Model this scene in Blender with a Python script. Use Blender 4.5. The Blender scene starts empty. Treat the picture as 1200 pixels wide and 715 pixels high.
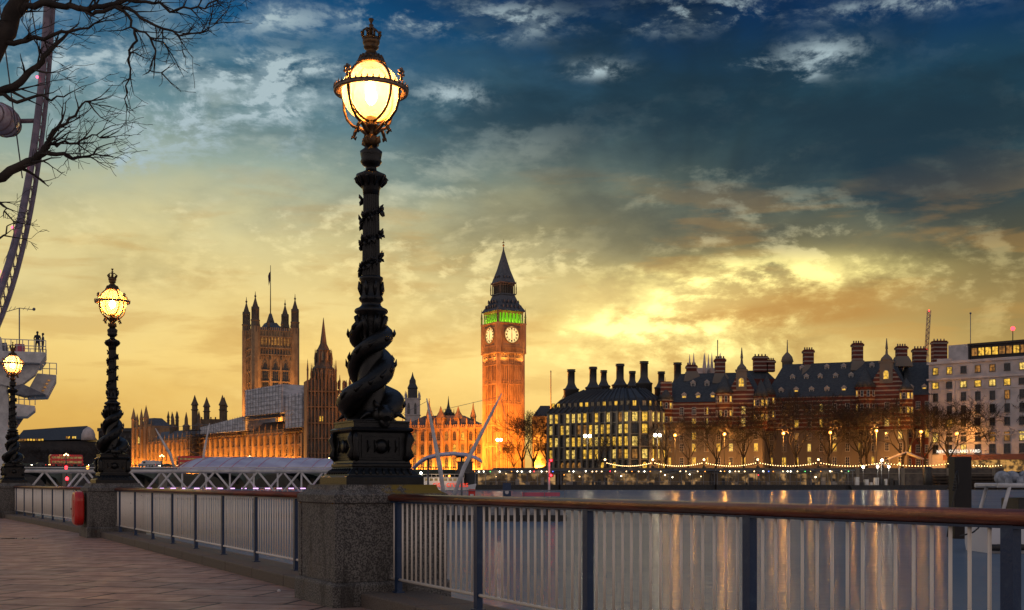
import bpy, math, random
from mathutils import Vector, Matrix
R = math.radians
S = bpy.context.scene
COL = S.collection
HZ, F, CX, ZC = 565.0, 1400.0, 600.0, 1.38      # survey of the photograph: horizon row, focal length, centre, eye height

def at(px, py, Y):
    return Vector(((px - CX) / F * Y, Y, ZC + (HZ - py) / F * Y))

# ------------------------------------------------------------------ camera
cd = bpy.data.cameras.new('camera'); cam = bpy.data.objects.new('camera', cd); COL.objects.link(cam)
cam.location = (0, 0, ZC); cam.rotation_euler = (R(90), 0, 0)
cd.sensor_width = 36; cd.lens = 42.0; cd.shift_y = 0.1729
cd.clip_start = 0.1; cd.clip_end = 12000
S.camera = cam
S.render.resolution_x = 1024; S.render.resolution_y = 610

# ------------------------------------------------------------------ node helper
class NT:
    def __init__(s, tree): s.t = tree; s.n = tree.nodes; s.l = tree.links
    def put(s, sock, v):
        if isinstance(v, bpy.types.NodeSocket): s.l.new(v, sock)
        elif v is not None:
            if sock.type == 'RGBA' and len(v) == 3: v = (*v, 1)
            sock.default_value = v
    def m(s, op, a, b=None, c=None, clamp=False):
        n = s.n.new('ShaderNodeMath'); n.operation = op; n.use_clamp = clamp
        s.put(n.inputs[0], a); s.put(n.inputs[1], b); s.put(n.inputs[2], c)
        return n.outputs[0]
    def add(s, a, b): return s.m('ADD', a, b)
    def sub(s, a, b): return s.m('SUBTRACT', a, b)
    def mul(s, a, b): return s.m('MULTIPLY', a, b)
    def ss(s, v, lo, hi, a=0.0, b=1.0):
        n = s.n.new('ShaderNodeMapRange'); n.interpolation_type = 'SMOOTHSTEP'
        s.put(n.inputs[0], v); s.put(n.inputs[1], lo); s.put(n.inputs[2], hi); s.put(n.inputs[3], a); s.put(n.inputs[4], b)
        return n.outputs[0]
    def xyz(s, a, b, c):
        n = s.n.new('ShaderNodeCombineXYZ'); s.put(n.inputs[0], a); s.put(n.inputs[1], b); s.put(n.inputs[2], c); return n.outputs[0]
    def sep(s, v):
        n = s.n.new('ShaderNodeSeparateXYZ'); s.put(n.inputs[0], v); return n.outputs
    def mix(s, f, a, b, mode='MIX'):
        n = s.n.new('ShaderNodeMix'); n.data_type = 'RGBA'; n.blend_type = mode
        s.put(n.inputs[0], f); s.put(n.inputs[6], a); s.put(n.inputs[7], b); return n.outputs[2]
    def noise(s, v, scale, detail=5, rough=0.5, dist=0.0, col=False):
        n = s.n.new('ShaderNodeTexNoise'); s.put(n.inputs['Vector'], v); n.inputs['Scale'].default_value = scale
        n.inputs['Detail'].default_value = detail; n.inputs['Roughness'].default_value = rough; n.inputs['Distortion'].default_value = dist
        return n.outputs['Color' if col else 'Fac']
    def ramp(s, f, stops):
        n = s.n.new('ShaderNodeValToRGB'); s.put(n.inputs[0], f)
        e = n.color_ramp.elements
        while len(e) < len(stops): e.new(0.5)
        for k, (p, c) in enumerate(stops): e[k].position = p; e[k].color = (*c, 1)
        return n.outputs[0]
    def blob(s, U, V, u, v, su, sv):
        a = s.m('POWER', s.m('DIVIDE', s.sub(U, u), su), 2.0); b = s.m('POWER', s.m('DIVIDE', s.sub(V, v), sv), 2.0)
        return s.m('EXPONENT', s.mul(s.add(a, b), -1.0))

def lin(r, g, b):
    f = lambda c: (c / 255 / 12.92) if c / 255 <= 0.04045 else ((c / 255 + 0.055) / 1.055) ** 2.4
    return (f(r), f(g), f(b))

# ------------------------------------------------------------------ world: dusk sky with broken cloud
def make_world():
    w = bpy.data.worlds.new('World'); S.world = w; w.use_nodes = True
    t = NT(w.node_tree); t.n.clear()
    tc = t.n.new('ShaderNodeTexCoord'); d = tc.outputs['Generated']
    x, y, z = t.sep(d)
    az = t.m('ARCTAN2', x, y)                       # 0 straight ahead, + to the right
    el = t.m('ARCSINE', z)
    U = t.mul(az, 14.0); V = t.mul(el, 14.0)        # about hundreds of photo pixels
    def uv(px, py):
        a = math.atan((px - CX) / F); return a * 14, math.atan((HZ - py) / F * math.cos(a)) * 14
    def B(px, py, sx, sy): u, v = uv(px, py); return t.blob(U, V, u, v, sx / 100, sy / 100)
    wob = t.noise(t.xyz(t.mul(U, .35), t.mul(V, .8), 3.0), 1.0, 4, .55)
    Vw = t.add(V, t.mul(t.sub(wob, .5), 1.3))
    e = t.m('DIVIDE', Vw, 6.0, clamp=True)
    left = t.ramp(e, [(0.0, lin(208, 158, 74)), (.12, lin(222, 178, 92)), (.26, lin(238, 206, 126)), (.46, lin(216, 204, 150)), (.58, lin(156, 172, 156)), (.70, lin(88, 128, 142)), (.84, lin(26, 90, 132)), (1.0, lin(6, 58, 108))])
    right = t.ramp(e, [(0.0, lin(196, 146, 68)), (.13, lin(176, 134, 66)), (.27, lin(132, 106, 58)), (.42, lin(92, 90, 66)), (.54, lin(60, 80, 80)), (.68, lin(32, 66, 82)), (.84, lin(8, 50, 88)), (1.0, lin(3, 36, 82))])
    mf = t.ss(t.add(U, t.mul(V, .6)), -1.0, 5.2)
    base = t.mix(mf, left, right)
    # wide glow round the hidden sun
    g1 = B(780, 425, 340, 105)
    base = t.mix(t.mul(g1, .62), base, lin(252, 220, 136))
    # crepuscular rays, fanned about the hidden sun
    su, sv = uv(800, 380)
    ang = t.m('ARCTAN2', t.sub(U, su), t.sub(V, sv))
    rays = t.noise(t.xyz(t.mul(ang, 2.2), .3, .7), 2.0, 2, .5)
    rr = t.m('SQRT', t.add(t.m('POWER', t.sub(U, su), 2.0), t.m('POWER', t.sub(V, sv), 2.0)))
    rw = t.mul(t.mul(t.ss(rr, .6, 2.2), t.ss(rr, 6.5, 2.6)), t.ss(V, 1.0, 2.6))
    rf = t.add(1.0, t.mul(t.mul(t.sub(rays, .5), 1.0), rw))
    base = t.mix(1.0, base, t.xyz(rf, rf, rf), 'MULTIPLY')
    # cloud fields, each sampled again a little nearer the sun so that the sides facing it catch the light
    inv = t.m('DIVIDE', 1.0, t.add(rr, .4)); du = t.mul(t.sub(su, U), inv); dv = t.mul(t.sub(sv, V), inv)
    def field(ku, kv, seed, detail, rough, dist, step):
        n = t.noise(t.xyz(t.mul(U, ku), t.mul(V, kv), seed), 1.0, detail, rough, dist)
        n_ = t.noise(t.xyz(t.mul(t.add(U, t.mul(du, step)), ku), t.mul(t.add(V, t.mul(dv, step)), kv), seed), 1.0, detail, rough, dist)
        return n, t.sub(n, n_)
    n1, l1 = field(.36, .82, 1.7, 9, .58, .12, .34)
    n2, l2 = field(.72, 1.45, 8.3, 10, .61, .12, .18)
    n3 = t.noise(t.xyz(t.mul(U, .5), t.mul(V, 2.6), 5.1), 1.0, 7, .55, .3)
    low = t.ss(V, 3.9, 2.6)
    dcol = t.ramp(e, [(0.0, lin(196, 144, 68)), (.25, lin(206, 166, 94)), (.42, lin(178, 164, 114)), (.58, lin(110, 128, 124)), (.74, lin(44, 82, 102)), (1.0, lin(6, 42, 76))])
    rcol = t.ramp(e, [(0.0, lin(176, 124, 58)), (.25, lin(150, 116, 62)), (.42, lin(88, 84, 60)), (.58, lin(42, 58, 64)), (.74, lin(18, 42, 58)), (1.0, lin(4, 26, 52))])
    shade = t.mix(mf, dcol, rcol)
    lcol = t.ramp(e, [(0.0, lin(226, 178, 92)), (.25, lin(248, 218, 136)), (.42, lin(244, 226, 162)), (.56, lin(206, 208, 180)), (.72, lin(152, 176, 182)), (1.0, lin(116, 150, 172))])
    # broad layer
    cm = t.ss(n1, .42, .66); lt = t.m('MULTIPLY', t.ss(l1, -.02, .09), t.ss(mf, .9, .1, .0, .75), clamp=True)
    base = t.mix(t.mul(cm, .8), base, t.mix(lt, shade, lcol))
    # streaks low down
    base = t.mix(t.mul(t.mul(t.ss(n3, .50, .62), t.mul(t.ss(V, .2, 1.0), low)), .35), base, lin(188, 142, 74))
    # puffs
    wt = t.m('ADD', t.mul(B(830, 345, 280, 75), 1.0), t.mul(B(230, 140, 260, 90), 1.5), clamp=True)
    wt = t.m('ADD', wt, t.mul(B(480, 250, 320, 100), .8), clamp=True); wt = t.m('ADD', wt, .10, clamp=True)
    pm = t.mul(t.ss(n2, .44, .64), wt); lt2 = t.mul(t.ss(l2, -.02, .09), t.ss(V, 4.0, 2.8, .55, 1.0))
    base = t.mix(t.mul(pm, .68), base, t.mix(lt2, t.mix(.45, base, shade), lcol))
    # the break in the cloud: hot billows by the sun
    hot = t.add(t.mul(B(860, 340, 110, 22), 1.1), t.mul(B(790, 378, 95, 18), 1.5))
    hot = t.add(hot, t.mul(B(725, 386, 60, 6), .9)); hot = t.add(hot, t.mul(B(915, 320, 120, 18), .7)); hot = t.add(hot, t.mul(B(800, 412, 150, 22), .55))
    hotm = t.m('MULTIPLY', hot, t.add(t.ss(n2, .38, .56, .06, .95), t.ss(l2, -.01, .08, 0, .35)), clamp=True)
    base = t.mix(hotm, base, tuple(c * 1.25 for c in lin(255, 238, 150)))
    dk = t.m('ADD', t.mul(B(905, 372, 120, 12), 1.2), t.mul(B(965, 350, 110, 20), .8), clamp=True)
    base = t.mix(t.mul(dk, t.ss(n2, .64, .44, 0, .75)), base, lin(170, 122, 60))
    # dark bank up on the right and across the top
    bank = t.m('ADD', B(740, 105, 230, 50), B(1020, 190, 270, 85), clamp=True)
    base = t.mix(t.mul(bank, t.ss(n1, .36, .60, .15, .80)), base, lin(24, 52, 68))
    gn = t.add(1.0, t.add(t.mul(B(740, 440, 560, 170), .26), t.mul(B(800, 370, 130, 40), .22))); base = t.mix(1.0, base, t.xyz(gn, t.mul(gn, 1.0), gn), 'MULTIPLY')
    # small pale clouds near the top
    n4, l4 = field(1.3, 2.6, 2.2, 10, .64, .2, .10)
    wh = B(962, 66, 42, 16)
    for q in ((800, 18, 70, 14), (850, 10, 60, 10), (700, 82, 30, 9), (940, 86, 18, 8), (885, 76, 22, 7), (350, 78, 70, 12), (590, 25, 60, 16), (525, 112, 40, 12), (470, 20, 70, 14), (60, 60, 90, 40), (300, 20, 70, 14), (1060, 6, 80, 9), (250, 95, 120, 34), (140, 185, 40, 14), (200, 150, 130, 30), (330, 120, 60, 18)):
        wh = t.add(wh, B(*q))
    wm = t.m('MULTIPLY', wh, t.mul(t.ss(n4, .42, .62, 0, 1.0), t.ss(l4, -.06, .06, .35, 1.0)), clamp=True)
    base = t.mix(wm, base, lin(170, 190, 196))
    # sides and back brightened to a warm grey as fill light; blue overhead
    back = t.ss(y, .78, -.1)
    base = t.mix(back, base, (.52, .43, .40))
    zen = t.ss(z, .42, .80)
    base = t.mix(zen, base, (.12, .17, .27))
    base = t.mix(t.ss(z, .0, -.08), base, lin(40, 40, 44))
    sky = t.n.new('ShaderNodeTexSky'); sky.sky_type = 'NISHITA'; sky.sun_disc = False
    sky.sun_elevation = R(7.5); sky.sun_rotation = R(8.2); sky.air_density = 1.5; sky.dust_density = 3
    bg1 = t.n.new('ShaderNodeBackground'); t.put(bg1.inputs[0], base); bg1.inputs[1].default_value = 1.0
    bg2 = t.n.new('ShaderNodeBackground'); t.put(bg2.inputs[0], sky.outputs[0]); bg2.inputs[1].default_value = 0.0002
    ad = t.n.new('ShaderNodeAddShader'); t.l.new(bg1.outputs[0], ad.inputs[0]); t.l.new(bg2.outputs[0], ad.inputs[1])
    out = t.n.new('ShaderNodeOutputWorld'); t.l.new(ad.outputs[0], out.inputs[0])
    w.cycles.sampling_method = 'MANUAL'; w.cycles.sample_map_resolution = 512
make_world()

sl = bpy.data.lights.new('sun', 'SUN'); so = bpy.data.objects.new('sun', sl); COL.objects.link(so)
sl.energy = 0.05; sl.angle = R(12); sl.color = (1.0, .72, .38)
so.rotation_euler = (R(90 - 7.5), 0, R(-8.2) + math.pi)
so.rotation_euler = Vector((math.sin(R(8.2)) * math.cos(R(7.5)), math.cos(R(8.2)) * math.cos(R(7.5)), math.sin(R(7.5)))).to_track_quat('Z', 'Y').to_euler()

S.view_settings.view_transform = 'Standard'; S.view_settings.look = 'None'
S.view_settings.exposure = 0.0; S.view_settings.gamma = 1.0; S.view_settings.use_curve_mapping = False

# ------------------------------------------------------------------ mesh helpers
class MB:
    def __init__(s): s.v = []; s.f = []; s.mi = []; s.sm = []
    def face(s, idx, m=0, sm=False): s.f.append(idx); s.mi.append(m); s.sm.append(sm)
    def poly(s, pts, m=0):
        b = len(s.v); s.v += [tuple(p) for p in pts]; s.face(tuple(range(b, b + len(pts))), m)
    def box(s, x0, x1, y0, y1, z0, z1, m=0):
        b = len(s.v)
        s.v += [(x0, y0, z0), (x1, y0, z0), (x1, y1, z0), (x0, y1, z0), (x0, y0, z1), (x1, y0, z1), (x1, y1, z1), (x0, y1, z1)]
        for q in ((0, 3, 2, 1), (4, 5, 6, 7), (0, 1, 5, 4), (1, 2, 6, 5), (2, 3, 7, 6), (3, 0, 4, 7)): s.face(tuple(b + i for i in q), m)
        return s
    def loft(s, rings, m=0, cap=True, sm=False, closed=True):
        n = len(rings[0]); b = len(s.v)
        for r in rings: s.v += [tuple(p) for p in r]
        for k in range(len(rings) - 1):
            for i in range(n if closed else n - 1):
                j = (i + 1) % n; o = b + k * n
                s.face((o + i, o + j, o + n + j, o + n + i), m, sm)
        if cap:
            s.face(tuple(b + i for i in reversed(range(n))), m); o = b + (len(rings) - 1) * n; s.face(tuple(o + i for i in range(n)), m)
        return s
    def prism(s, pts, z0, z1, m=0): return s.loft([[(x, y, z0) for x, y in pts], [(x, y, z1) for x, y in pts]], m)
    def lathe(s, prof, n=16, c=(0, 0), m=0, a0=0.0, sm=True, cap=True, sq=1.0):
        return s.loft([[(c[0] + max(r, .0005) * math.cos(a0 + 2 * math.pi * i / n), c[1] + max(r, .0005) * math.sin(a0 + 2 * math.pi * i / n) * sq, z) for i in range(n)] for r, z in prof], m, cap, sm)
    def sqlathe(s, prof, c=(0, 0), m=0, ax=1.0):          # square section; r is the half side
        return s.loft([[(c[0] + r * ax, c[1] - r, z), (c[0] + r * ax, c[1] + r, z), (c[0] - r * ax, c[1] + r, z), (c[0] - r * ax, c[1] - r, z)] for r, z in prof], m)
    def tube(s, pts, rad, n=8, m=0, sm=True, cap=True):
        pts = [Vector(p) for p in pts]
        if not hasattr(rad, '__len__'): rad = [rad] * len(pts)
        rings = []; up = None
        for i, p in enumerate(pts):
            d = (pts[min(i + 1, len(pts) - 1)] - pts[max(i - 1, 0)])
            if d.length < 1e-9: d = Vector((0, 0, 1))
            d.normalize()
            if up is None: up = Vector((0, 0, 1)) if abs(d.z) < .9 else Vector((1, 0, 0))
            a = d.cross(up)
            if a.length < 1e-5: a = d.cross(Vector((1, .3, 0)))
            a.normalize(); c = a.cross(d).normalized(); up = c
            rings.append([p + (a * math.cos(2 * math.pi * k / n) + c * math.sin(2 * math.pi * k / n)) * rad[i] for k in range(n)])
        return s.loft(rings, m, cap, sm)
    def ball(s, c, r, n=10, k=6, m=0, sc=(1, 1, 1), sm=True):
        rings = []
        for j in range(k + 1):
            t = -math.pi / 2 + math.pi * j / k; rr = max(math.cos(t) * r, .0004)
            rings.append([(c[0] + rr * math.cos(2 * math.pi * i / n) * sc[0], c[1] + rr * math.sin(2 * math.pi * i / n) * sc[1], c[2] + math.sin(t) * r * sc[2]) for i in range(n)])
        return s.loft(rings, m, True, sm)
    def xf(s, M, start=0):
        for i in range(start, len(s.v)): s.v[i] = tuple(M @ Vector(s.v[i]))
        return s
    def mesh(s, name, mats):
        me = bpy.data.meshes.new(name); me.from_pydata(s.v, [], s.f)
        for m in (mats if isinstance(mats, (list, tuple)) else [mats]): me.materials.append(m)
        me.polygons.foreach_set('material_index', s.mi); me.polygons.foreach_set('use_smooth', s.sm); me.update()
        return me
    def build(s, name, mats, parent=None, label=None, kind=None, bevel=0):
        o = link(name, s.mesh(name, mats), parent)
        if label: o['label'] = label
        if kind: o['kind'] = kind
        if bevel:
            b = o.modifiers.new('bevel', 'BEVEL'); b.width = bevel; b.segments = 2; b.limit_method = 'ANGLE'; b.angle_limit = R(40)
        return o

def link(name, data, parent=None, loc=None, rz=0.0, sc=None):
    o = bpy.data.objects.new(name, data); COL.objects.link(o)
    if parent: o.parent = parent
    if loc is not None: o.location = loc
    if rz: o.rotation_euler = (0, 0, rz)
    if sc is not None: o.scale = sc
    return o
def thing(name, label, cat, loc=(0, 0, 0), rz=0.0, group=None):
    o = link(name, None, None, loc, rz); o.empty_display_size = .3; return tag(o, label, cat, group)
def tag(o, label, cat, group=None):
    o['label'] = label; o['category'] = cat
    if group: o['group'] = group
    return o
def structure(o): o['kind'] = 'structure'; return o
def kids(o): return [c for c in bpy.data.objects if c.parent == o]
def copy_tree(o, loc=None, rz=None, sc=None, label=None, kd=None):
    r = o.copy(); COL.objects.link(r)
    if loc is not None: r.location = loc
    if rz is not None: r.rotation_euler = (0, 0, rz)
    if sc is not None: r.scale = sc
    if label: r['label'] = label
    for ch in (kd if kd is not None else kids(o)):
        c = ch.copy(); COL.objects.link(c); c.parent = r
        for g in kids(ch):
            d = g.copy(); COL.objects.link(d); d.parent = c
    return r
def dirang(a, b): return math.atan2(b[1] - a[1], b[0] - a[0])

# ------------------------------------------------------------------ materials
def mat(name, c, rough=.6, metal=0.0, c2=None, ns=3.0, vs=(1, 1, 1), bump=0.0, bs=None, spec=.5, coat=0, lo=.35, hi=.65, space='Object', detail=6):
    m = bpy.data.materials.new(name); m.use_nodes = True; t = NT(m.node_tree); p = t.n['Principled BSDF']
    p.inputs['Base Color'].default_value = (*c, 1); p.inputs['Roughness'].default_value = rough; p.inputs['Metallic'].default_value = metal
    p.inputs['Specular IOR Level'].default_value = spec; p.inputs['Coat Weight'].default_value = coat
    if c2 is not None or bump:
        tc = t.n.new('ShaderNodeTexCoord'); mp = t.n.new('ShaderNodeMapping'); t.l.new(tc.outputs[space], mp.inputs[0]); mp.inputs['Scale'].default_value = vs
        nz = t.noise(mp.outputs[0], ns, detail, .6)
        if c2 is not None: t.l.new(t.mix(t.ss(nz, lo, hi), c, c2), p.inputs['Base Color'])
        if bump:
            b = t.n.new('ShaderNodeBump'); b.inputs['Strength'].default_value = bump; b.inputs['Distance'].default_value = .02
            t.l.new(t.noise(mp.outputs[0], bs or ns * 6, 5, .6), b.inputs['Height']); t.l.new(b.outputs[0], p.inputs['Normal'])
    return m
def emit(name, c, strength, base=(.02, .02, .02), vary=None, light=True, lo=.35, hi=.6, mn=.25):
    m = bpy.data.materials.new(name); m.use_nodes = True; t = NT(m.node_tree); p = t.n['Principled BSDF']
    p.inputs['Base Color'].default_value = (*base, 1); p.inputs['Roughness'].default_value = .4
    p.inputs['Emission Color'].default_value = (*c, 1); p.inputs['Emission Strength'].default_value = strength
    if vary:
        g = t.n.new('ShaderNodeNewGeometry'); nz = t.noise(g.outputs['Position'], vary, 3, .6)
        t.l.new(t.mul(t.ss(nz, lo, hi, mn, 1.0), strength), p.inputs['Emission Strength'])
    if not light: m.cycles.emission_sampling = 'NONE'
    return m
M = {}
M['bronze'] = mat('black_painted_iron', (.0035, .004, .005), .30, 0, (.010, .0095, .009), 9, bump=.25, bs=60, spec=.32)
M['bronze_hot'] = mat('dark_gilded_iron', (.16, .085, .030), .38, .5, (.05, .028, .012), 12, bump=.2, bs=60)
M['copper'] = mat('weathered_copper_ring', (.30, .17, .08), .42, .5, (.10, .09, .09), 10)
def granite_mat():
    m = mat('grey_granite', (.046, .043, .040), .75, 0, (.205, .188, .165), 55, bump=.45, bs=110, lo=.42, hi=.60); t = NT(m.node_tree); p = t.n['Principled BSDF']
    prev = p.inputs['Base Color'].links[0].from_socket; tc = t.n.new('ShaderNodeTexCoord'); mp = t.n.new('ShaderNodeMapping'); t.l.new(tc.outputs['Object'], mp.inputs[0]); mp.inputs['Scale'].default_value = (1, 1, .28)
    n = t.noise(mp.outputs[0], 3.2, 7, .68); n2 = t.noise(tc.outputs['Object'], 1.6, 5, .6)
    c = t.mix(t.ss(n, .48, .66, 0, .78), prev, (.022, .018, .015)); c = t.mix(t.ss(n2, .55, .72, 0, .5), c, (.15, .12, .085))
    t.l.new(c, p.inputs['Base Color']); return m
M['granite'] = granite_mat()
M['kerb'] = mat('granite_kerb', (.075, .062, .05), .7, 0, (.15, .12, .095), 60, bump=.35, bs=90)
M['rail'] = mat('worn_oxblood_rail_paint', (.20, .045, .018), .30, 0, (.07, .018, .010), 5, vs=(.3, 3, 3), bump=.3, bs=40, lo=.45, hi=.6)
M['blue'] = mat('navy_blue_paint', (.010, .032, .085), .36, 0, (.030, .060, .115), 14, bump=.12, bs=50, lo=.5, hi=.75)
M['white_bar'] = mat('chipped_white_paint', (.80, .71, .60), .5, 0, (.05, .04, .035), 22, vs=(1, 1, .6), lo=.64, hi=.70, bump=.1, space='Object')
M['steel_white'] = mat('white_painted_steel', (.66, .64, .62), .45, 0, (.46, .45, .44), 1.5)
M['steel_grey'] = mat('grey_steel', (.20, .21, .23), .5, 0, (.12, .12, .14), 2)
M['dark'] = mat('near_black_steel', (.012, .012, .014), .5, 0, (.03, .028, .026), 2)
M['membrane'] = mat('pale_membrane', (.62, .60, .70), .5, 0, (.46, .42, .54), .6)
M['red'] = mat('glossy_red_plastic', (.60, .015, .010), .30, coat=.3)
M['bus_red'] = mat('bus_red_paint', (.62, .010, .010), .3, coat=.4)
M['glass_dark'] = mat('dark_window_glass', (.015, .018, .022), .12)
M['stone'] = mat('honey_limestone', (.36, .24, .13), .85, 0, (.22, .14, .08), .35, vs=(1, 1, .5), space='Object')
M['stone_grey'] = mat('sooty_limestone', (.15, .115, .08), .85, 0, (.075, .06, .045), .3, vs=(1, 1, .5))
M['stone_trim'] = mat('limestone_tracery', (.24, .17, .10), .85, 0, (.15, .105, .065), .5)
M['slate'] = mat('blue_grey_slate', (.028, .032, .036), .6, 0, (.055, .06, .066), 1.2, vs=(1, 1, 3))
M['iron_roof'] = mat('cast_iron_roof_plates', (.055, .058, .066), .5, 0, (.10, .10, .11), .8)
M['leadroof'] = mat('dark_bronze_sheeting', (.018, .018, .020), .45, 0, (.04, .038, .036), .5)
M['cream'] = mat('portland_stone', (.58, .52, .50), .85, 0, (.42, .38, .37), .25)
M['sheet'] = mat('white_scaffold_sheeting', (.62, .60, .62), .7, 0, (.40, .39, .40), .35, vs=(.5, .5, 1.6), lo=.42, hi=.58)
M['scaf'] = mat('scaffold_timber', (.05, .035, .025), .8)
M['bark'] = mat('winter_bark', (.020, .015, .012), .9, 0, (.050, .036, .026), 6)
M['bark_far'] = mat('plane_tree_bark', (.014, .009, .007), .9, 0, (.030, .019, .013), 2)
M['lit'] = emit('lit_window', (1.0, .56, .06), 1.15, vary=.9, light=False)
M['lit2'] = emit('lit_window_pale', (1.0, .66, .14), 1.15, vary=1.2, light=False)
M['lit3'] = emit('lit_window_dim', (1.0, .42, .07), .38, vary=.8, light=False)
M['bulb'] = emit('warm_bulb', (1.0, .62, .25), 9, light=False)
M['bulbw'] = emit('white_bulb', (1.0, .88, .60), 22, light=False)
M['sodium'] = emit('sodium_lamp', (1.0, .34, .045), 4.2, light=False)
M['redlight'] = emit('red_signal_light', (1.0, .02, .03), 10, light=False)
M['pink'] = emit('pink_strip_light', (.85, .45, 1.0), 2.2, light=False)
M['orange_sign'] = emit('orange_letters', (1.0, .06, .02), .9, light=False)
M['sign_white'] = emit('white_letters', (1.0, .93, .80), 1.3, light=False)

# ------------------------------------------------------------------ ground, quay, river
T = Vector((-.458, .889, 0)); NL = Vector((-.889, -.458, 0))       # along the railing, and towards the land
P0 = Vector((-3.06, 16.6, 0))
def on(Y): return P0 + T * ((Y - P0.y) / T.y)
A1 = on(14.0) + Vector((.07, 0, 0)); A2 = on(30.4); A3 = Vector((-19.35, 46.3, 0))
T2 = (A3 - A2).normalized(); NL2 = Vector((-T2.y, T2.x, 0))
def paving():
    m = bpy.data.materials.new('stone_paving'); m.use_nodes = True; t = NT(m.node_tree); p = t.n['Principled BSDF']
    tc = t.n.new('ShaderNodeTexCoord'); mp = t.n.new('ShaderNodeMapping'); t.l.new(tc.outputs['Object'], mp.inputs[0]); mp.inputs['Rotation'].default_value = (0, 0, R(14))
    wv = t.noise(tc.outputs['Object'], .8, 3, .5, col=True)
    vm = t.n.new('ShaderNodeVectorMath'); vm.operation = 'MULTIPLY_ADD'; t.l.new(wv, vm.inputs[0]); vm.inputs[1].default_value = (.05, .05, 0); t.l.new(mp.outputs[0], vm.inputs[2])
    def brick(c1, c2, mo):
        b = t.n.new('ShaderNodeTexBrick'); t.l.new(vm.outputs[0], b.inputs['Vector'])
        b.inputs['Scale'].default_value = 1.0; b.inputs['Brick Width'].default_value = 1.3; b.inputs['Row Height'].default_value = .78
        b.inputs['Mortar Size'].default_value = .028; b.inputs['Mortar Smooth'].default_value = .3; b.inputs['Bias'].default_value = 0; b.offset = .42
        b.inputs['Color1'].default_value = (*c1, 1); b.inputs['Color2'].default_value = (*c2, 1); b.inputs['Mortar'].default_value = (*mo, 1)
        return b
    b = brick((.47, .28, .20), (.33, .21, .16), (.030, .020, .016))
    n1 = t.noise(tc.outputs['Object'], 2.2, 7, .65); n2 = t.noise(tc.outputs['Object'], 60, 3, .6)
    c = t.mix(t.ss(n1, .35, .7, 0, .55), b.outputs[0], (.20, .12, .09))
    c = t.mix(t.ss(n2, .55, .75, 0, .35), c, (.24, .19, .16))
    n3 = t.noise(tc.outputs['Object'], 5, 4, .6)
    c = t.mix(t.mul(b.outputs['Fac'], t.ss(n3, .34, .56, .35, 1.0)), c, (.018, .012, .010))
    t.l.new(c, p.inputs['Base Color']); t.l.new(t.ss(n1, .3, .7, .42, .7), p.inputs['Roughness'])
    bp = t.n.new('ShaderNodeBump'); bp.inputs['Strength'].default_value = .7; bp.inputs['Distance'].default_value = .012
    h = t.add(t.mul(b.outputs['Fac'], -1.0), t.mul(t.noise(tc.outputs['Object'], 14, 6, .7), .35))
    t.l.new(h, bp.inputs['Height']); t.l.new(bp.outputs[0], p.inputs['Normal'])
    return m
B0 = on(-14)
edge = [B0, A2, A3, A3 + T2 * 45]
off = .30
g = MB(); ring = [(v - NL * off) for v in edge]
pts = [(v.x, v.y) for v in ring] + [(-120, 90), (-120, -14)]
g.loft([[(x, y, -3.0) for x, y in pts], [(x, y, -.001) for x, y in pts]], 0)
structure(g.build('promenade', paving()))
def kerb(a, b, name):
    d = (b - a); L = d.length; u = d.normalized(); n = Vector((-u.y, u.x, 0))
    q = MB(); k = max(1, int(L / 1.55)); 
    for i in range(k):
        s0 = L * i / k + .006; s1 = L * (i + 1) / k - .006
        q.box(s0, s1, -.33, .386, -.2, .155)
    o = q.build(name, M['kerb'], bevel=.018); o.location = a; o.rotation_euler = (0, 0, math.atan2(u.y, u.x)); return structure(o)
kerb(on(-13), A1 - T * .70, 'kerb'); kerb(A1 + T * .70, A2 - T * .70, 'kerb'); kerb(A2 + T2 * .70, A3 - T2 * .70, 'kerb')
M['quay'] = mat('wet_quay_stone', (.05, .048, .045), .6, 0, (.02, .02, .02), 2)
for a, b in ((on(-13), A2), (A2, A3 + T2 * 40)):
    u = (b - a).normalized(); q = MB().box(0, (b - a).length, -.55, -.335, -4, -.06); o = q.build('quay_wall_face', M['quay']); o.location = a; o.rotation_euler = (0, 0, math.atan2(u.y, u.x)); o.name = 'river_wall'
    tag(o, 'dark stone river wall dropping to the water below the right hand railing' if a.y < 0 else 'dark stone river wall dropping to the water beyond the middle lamp', 'wall')

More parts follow.
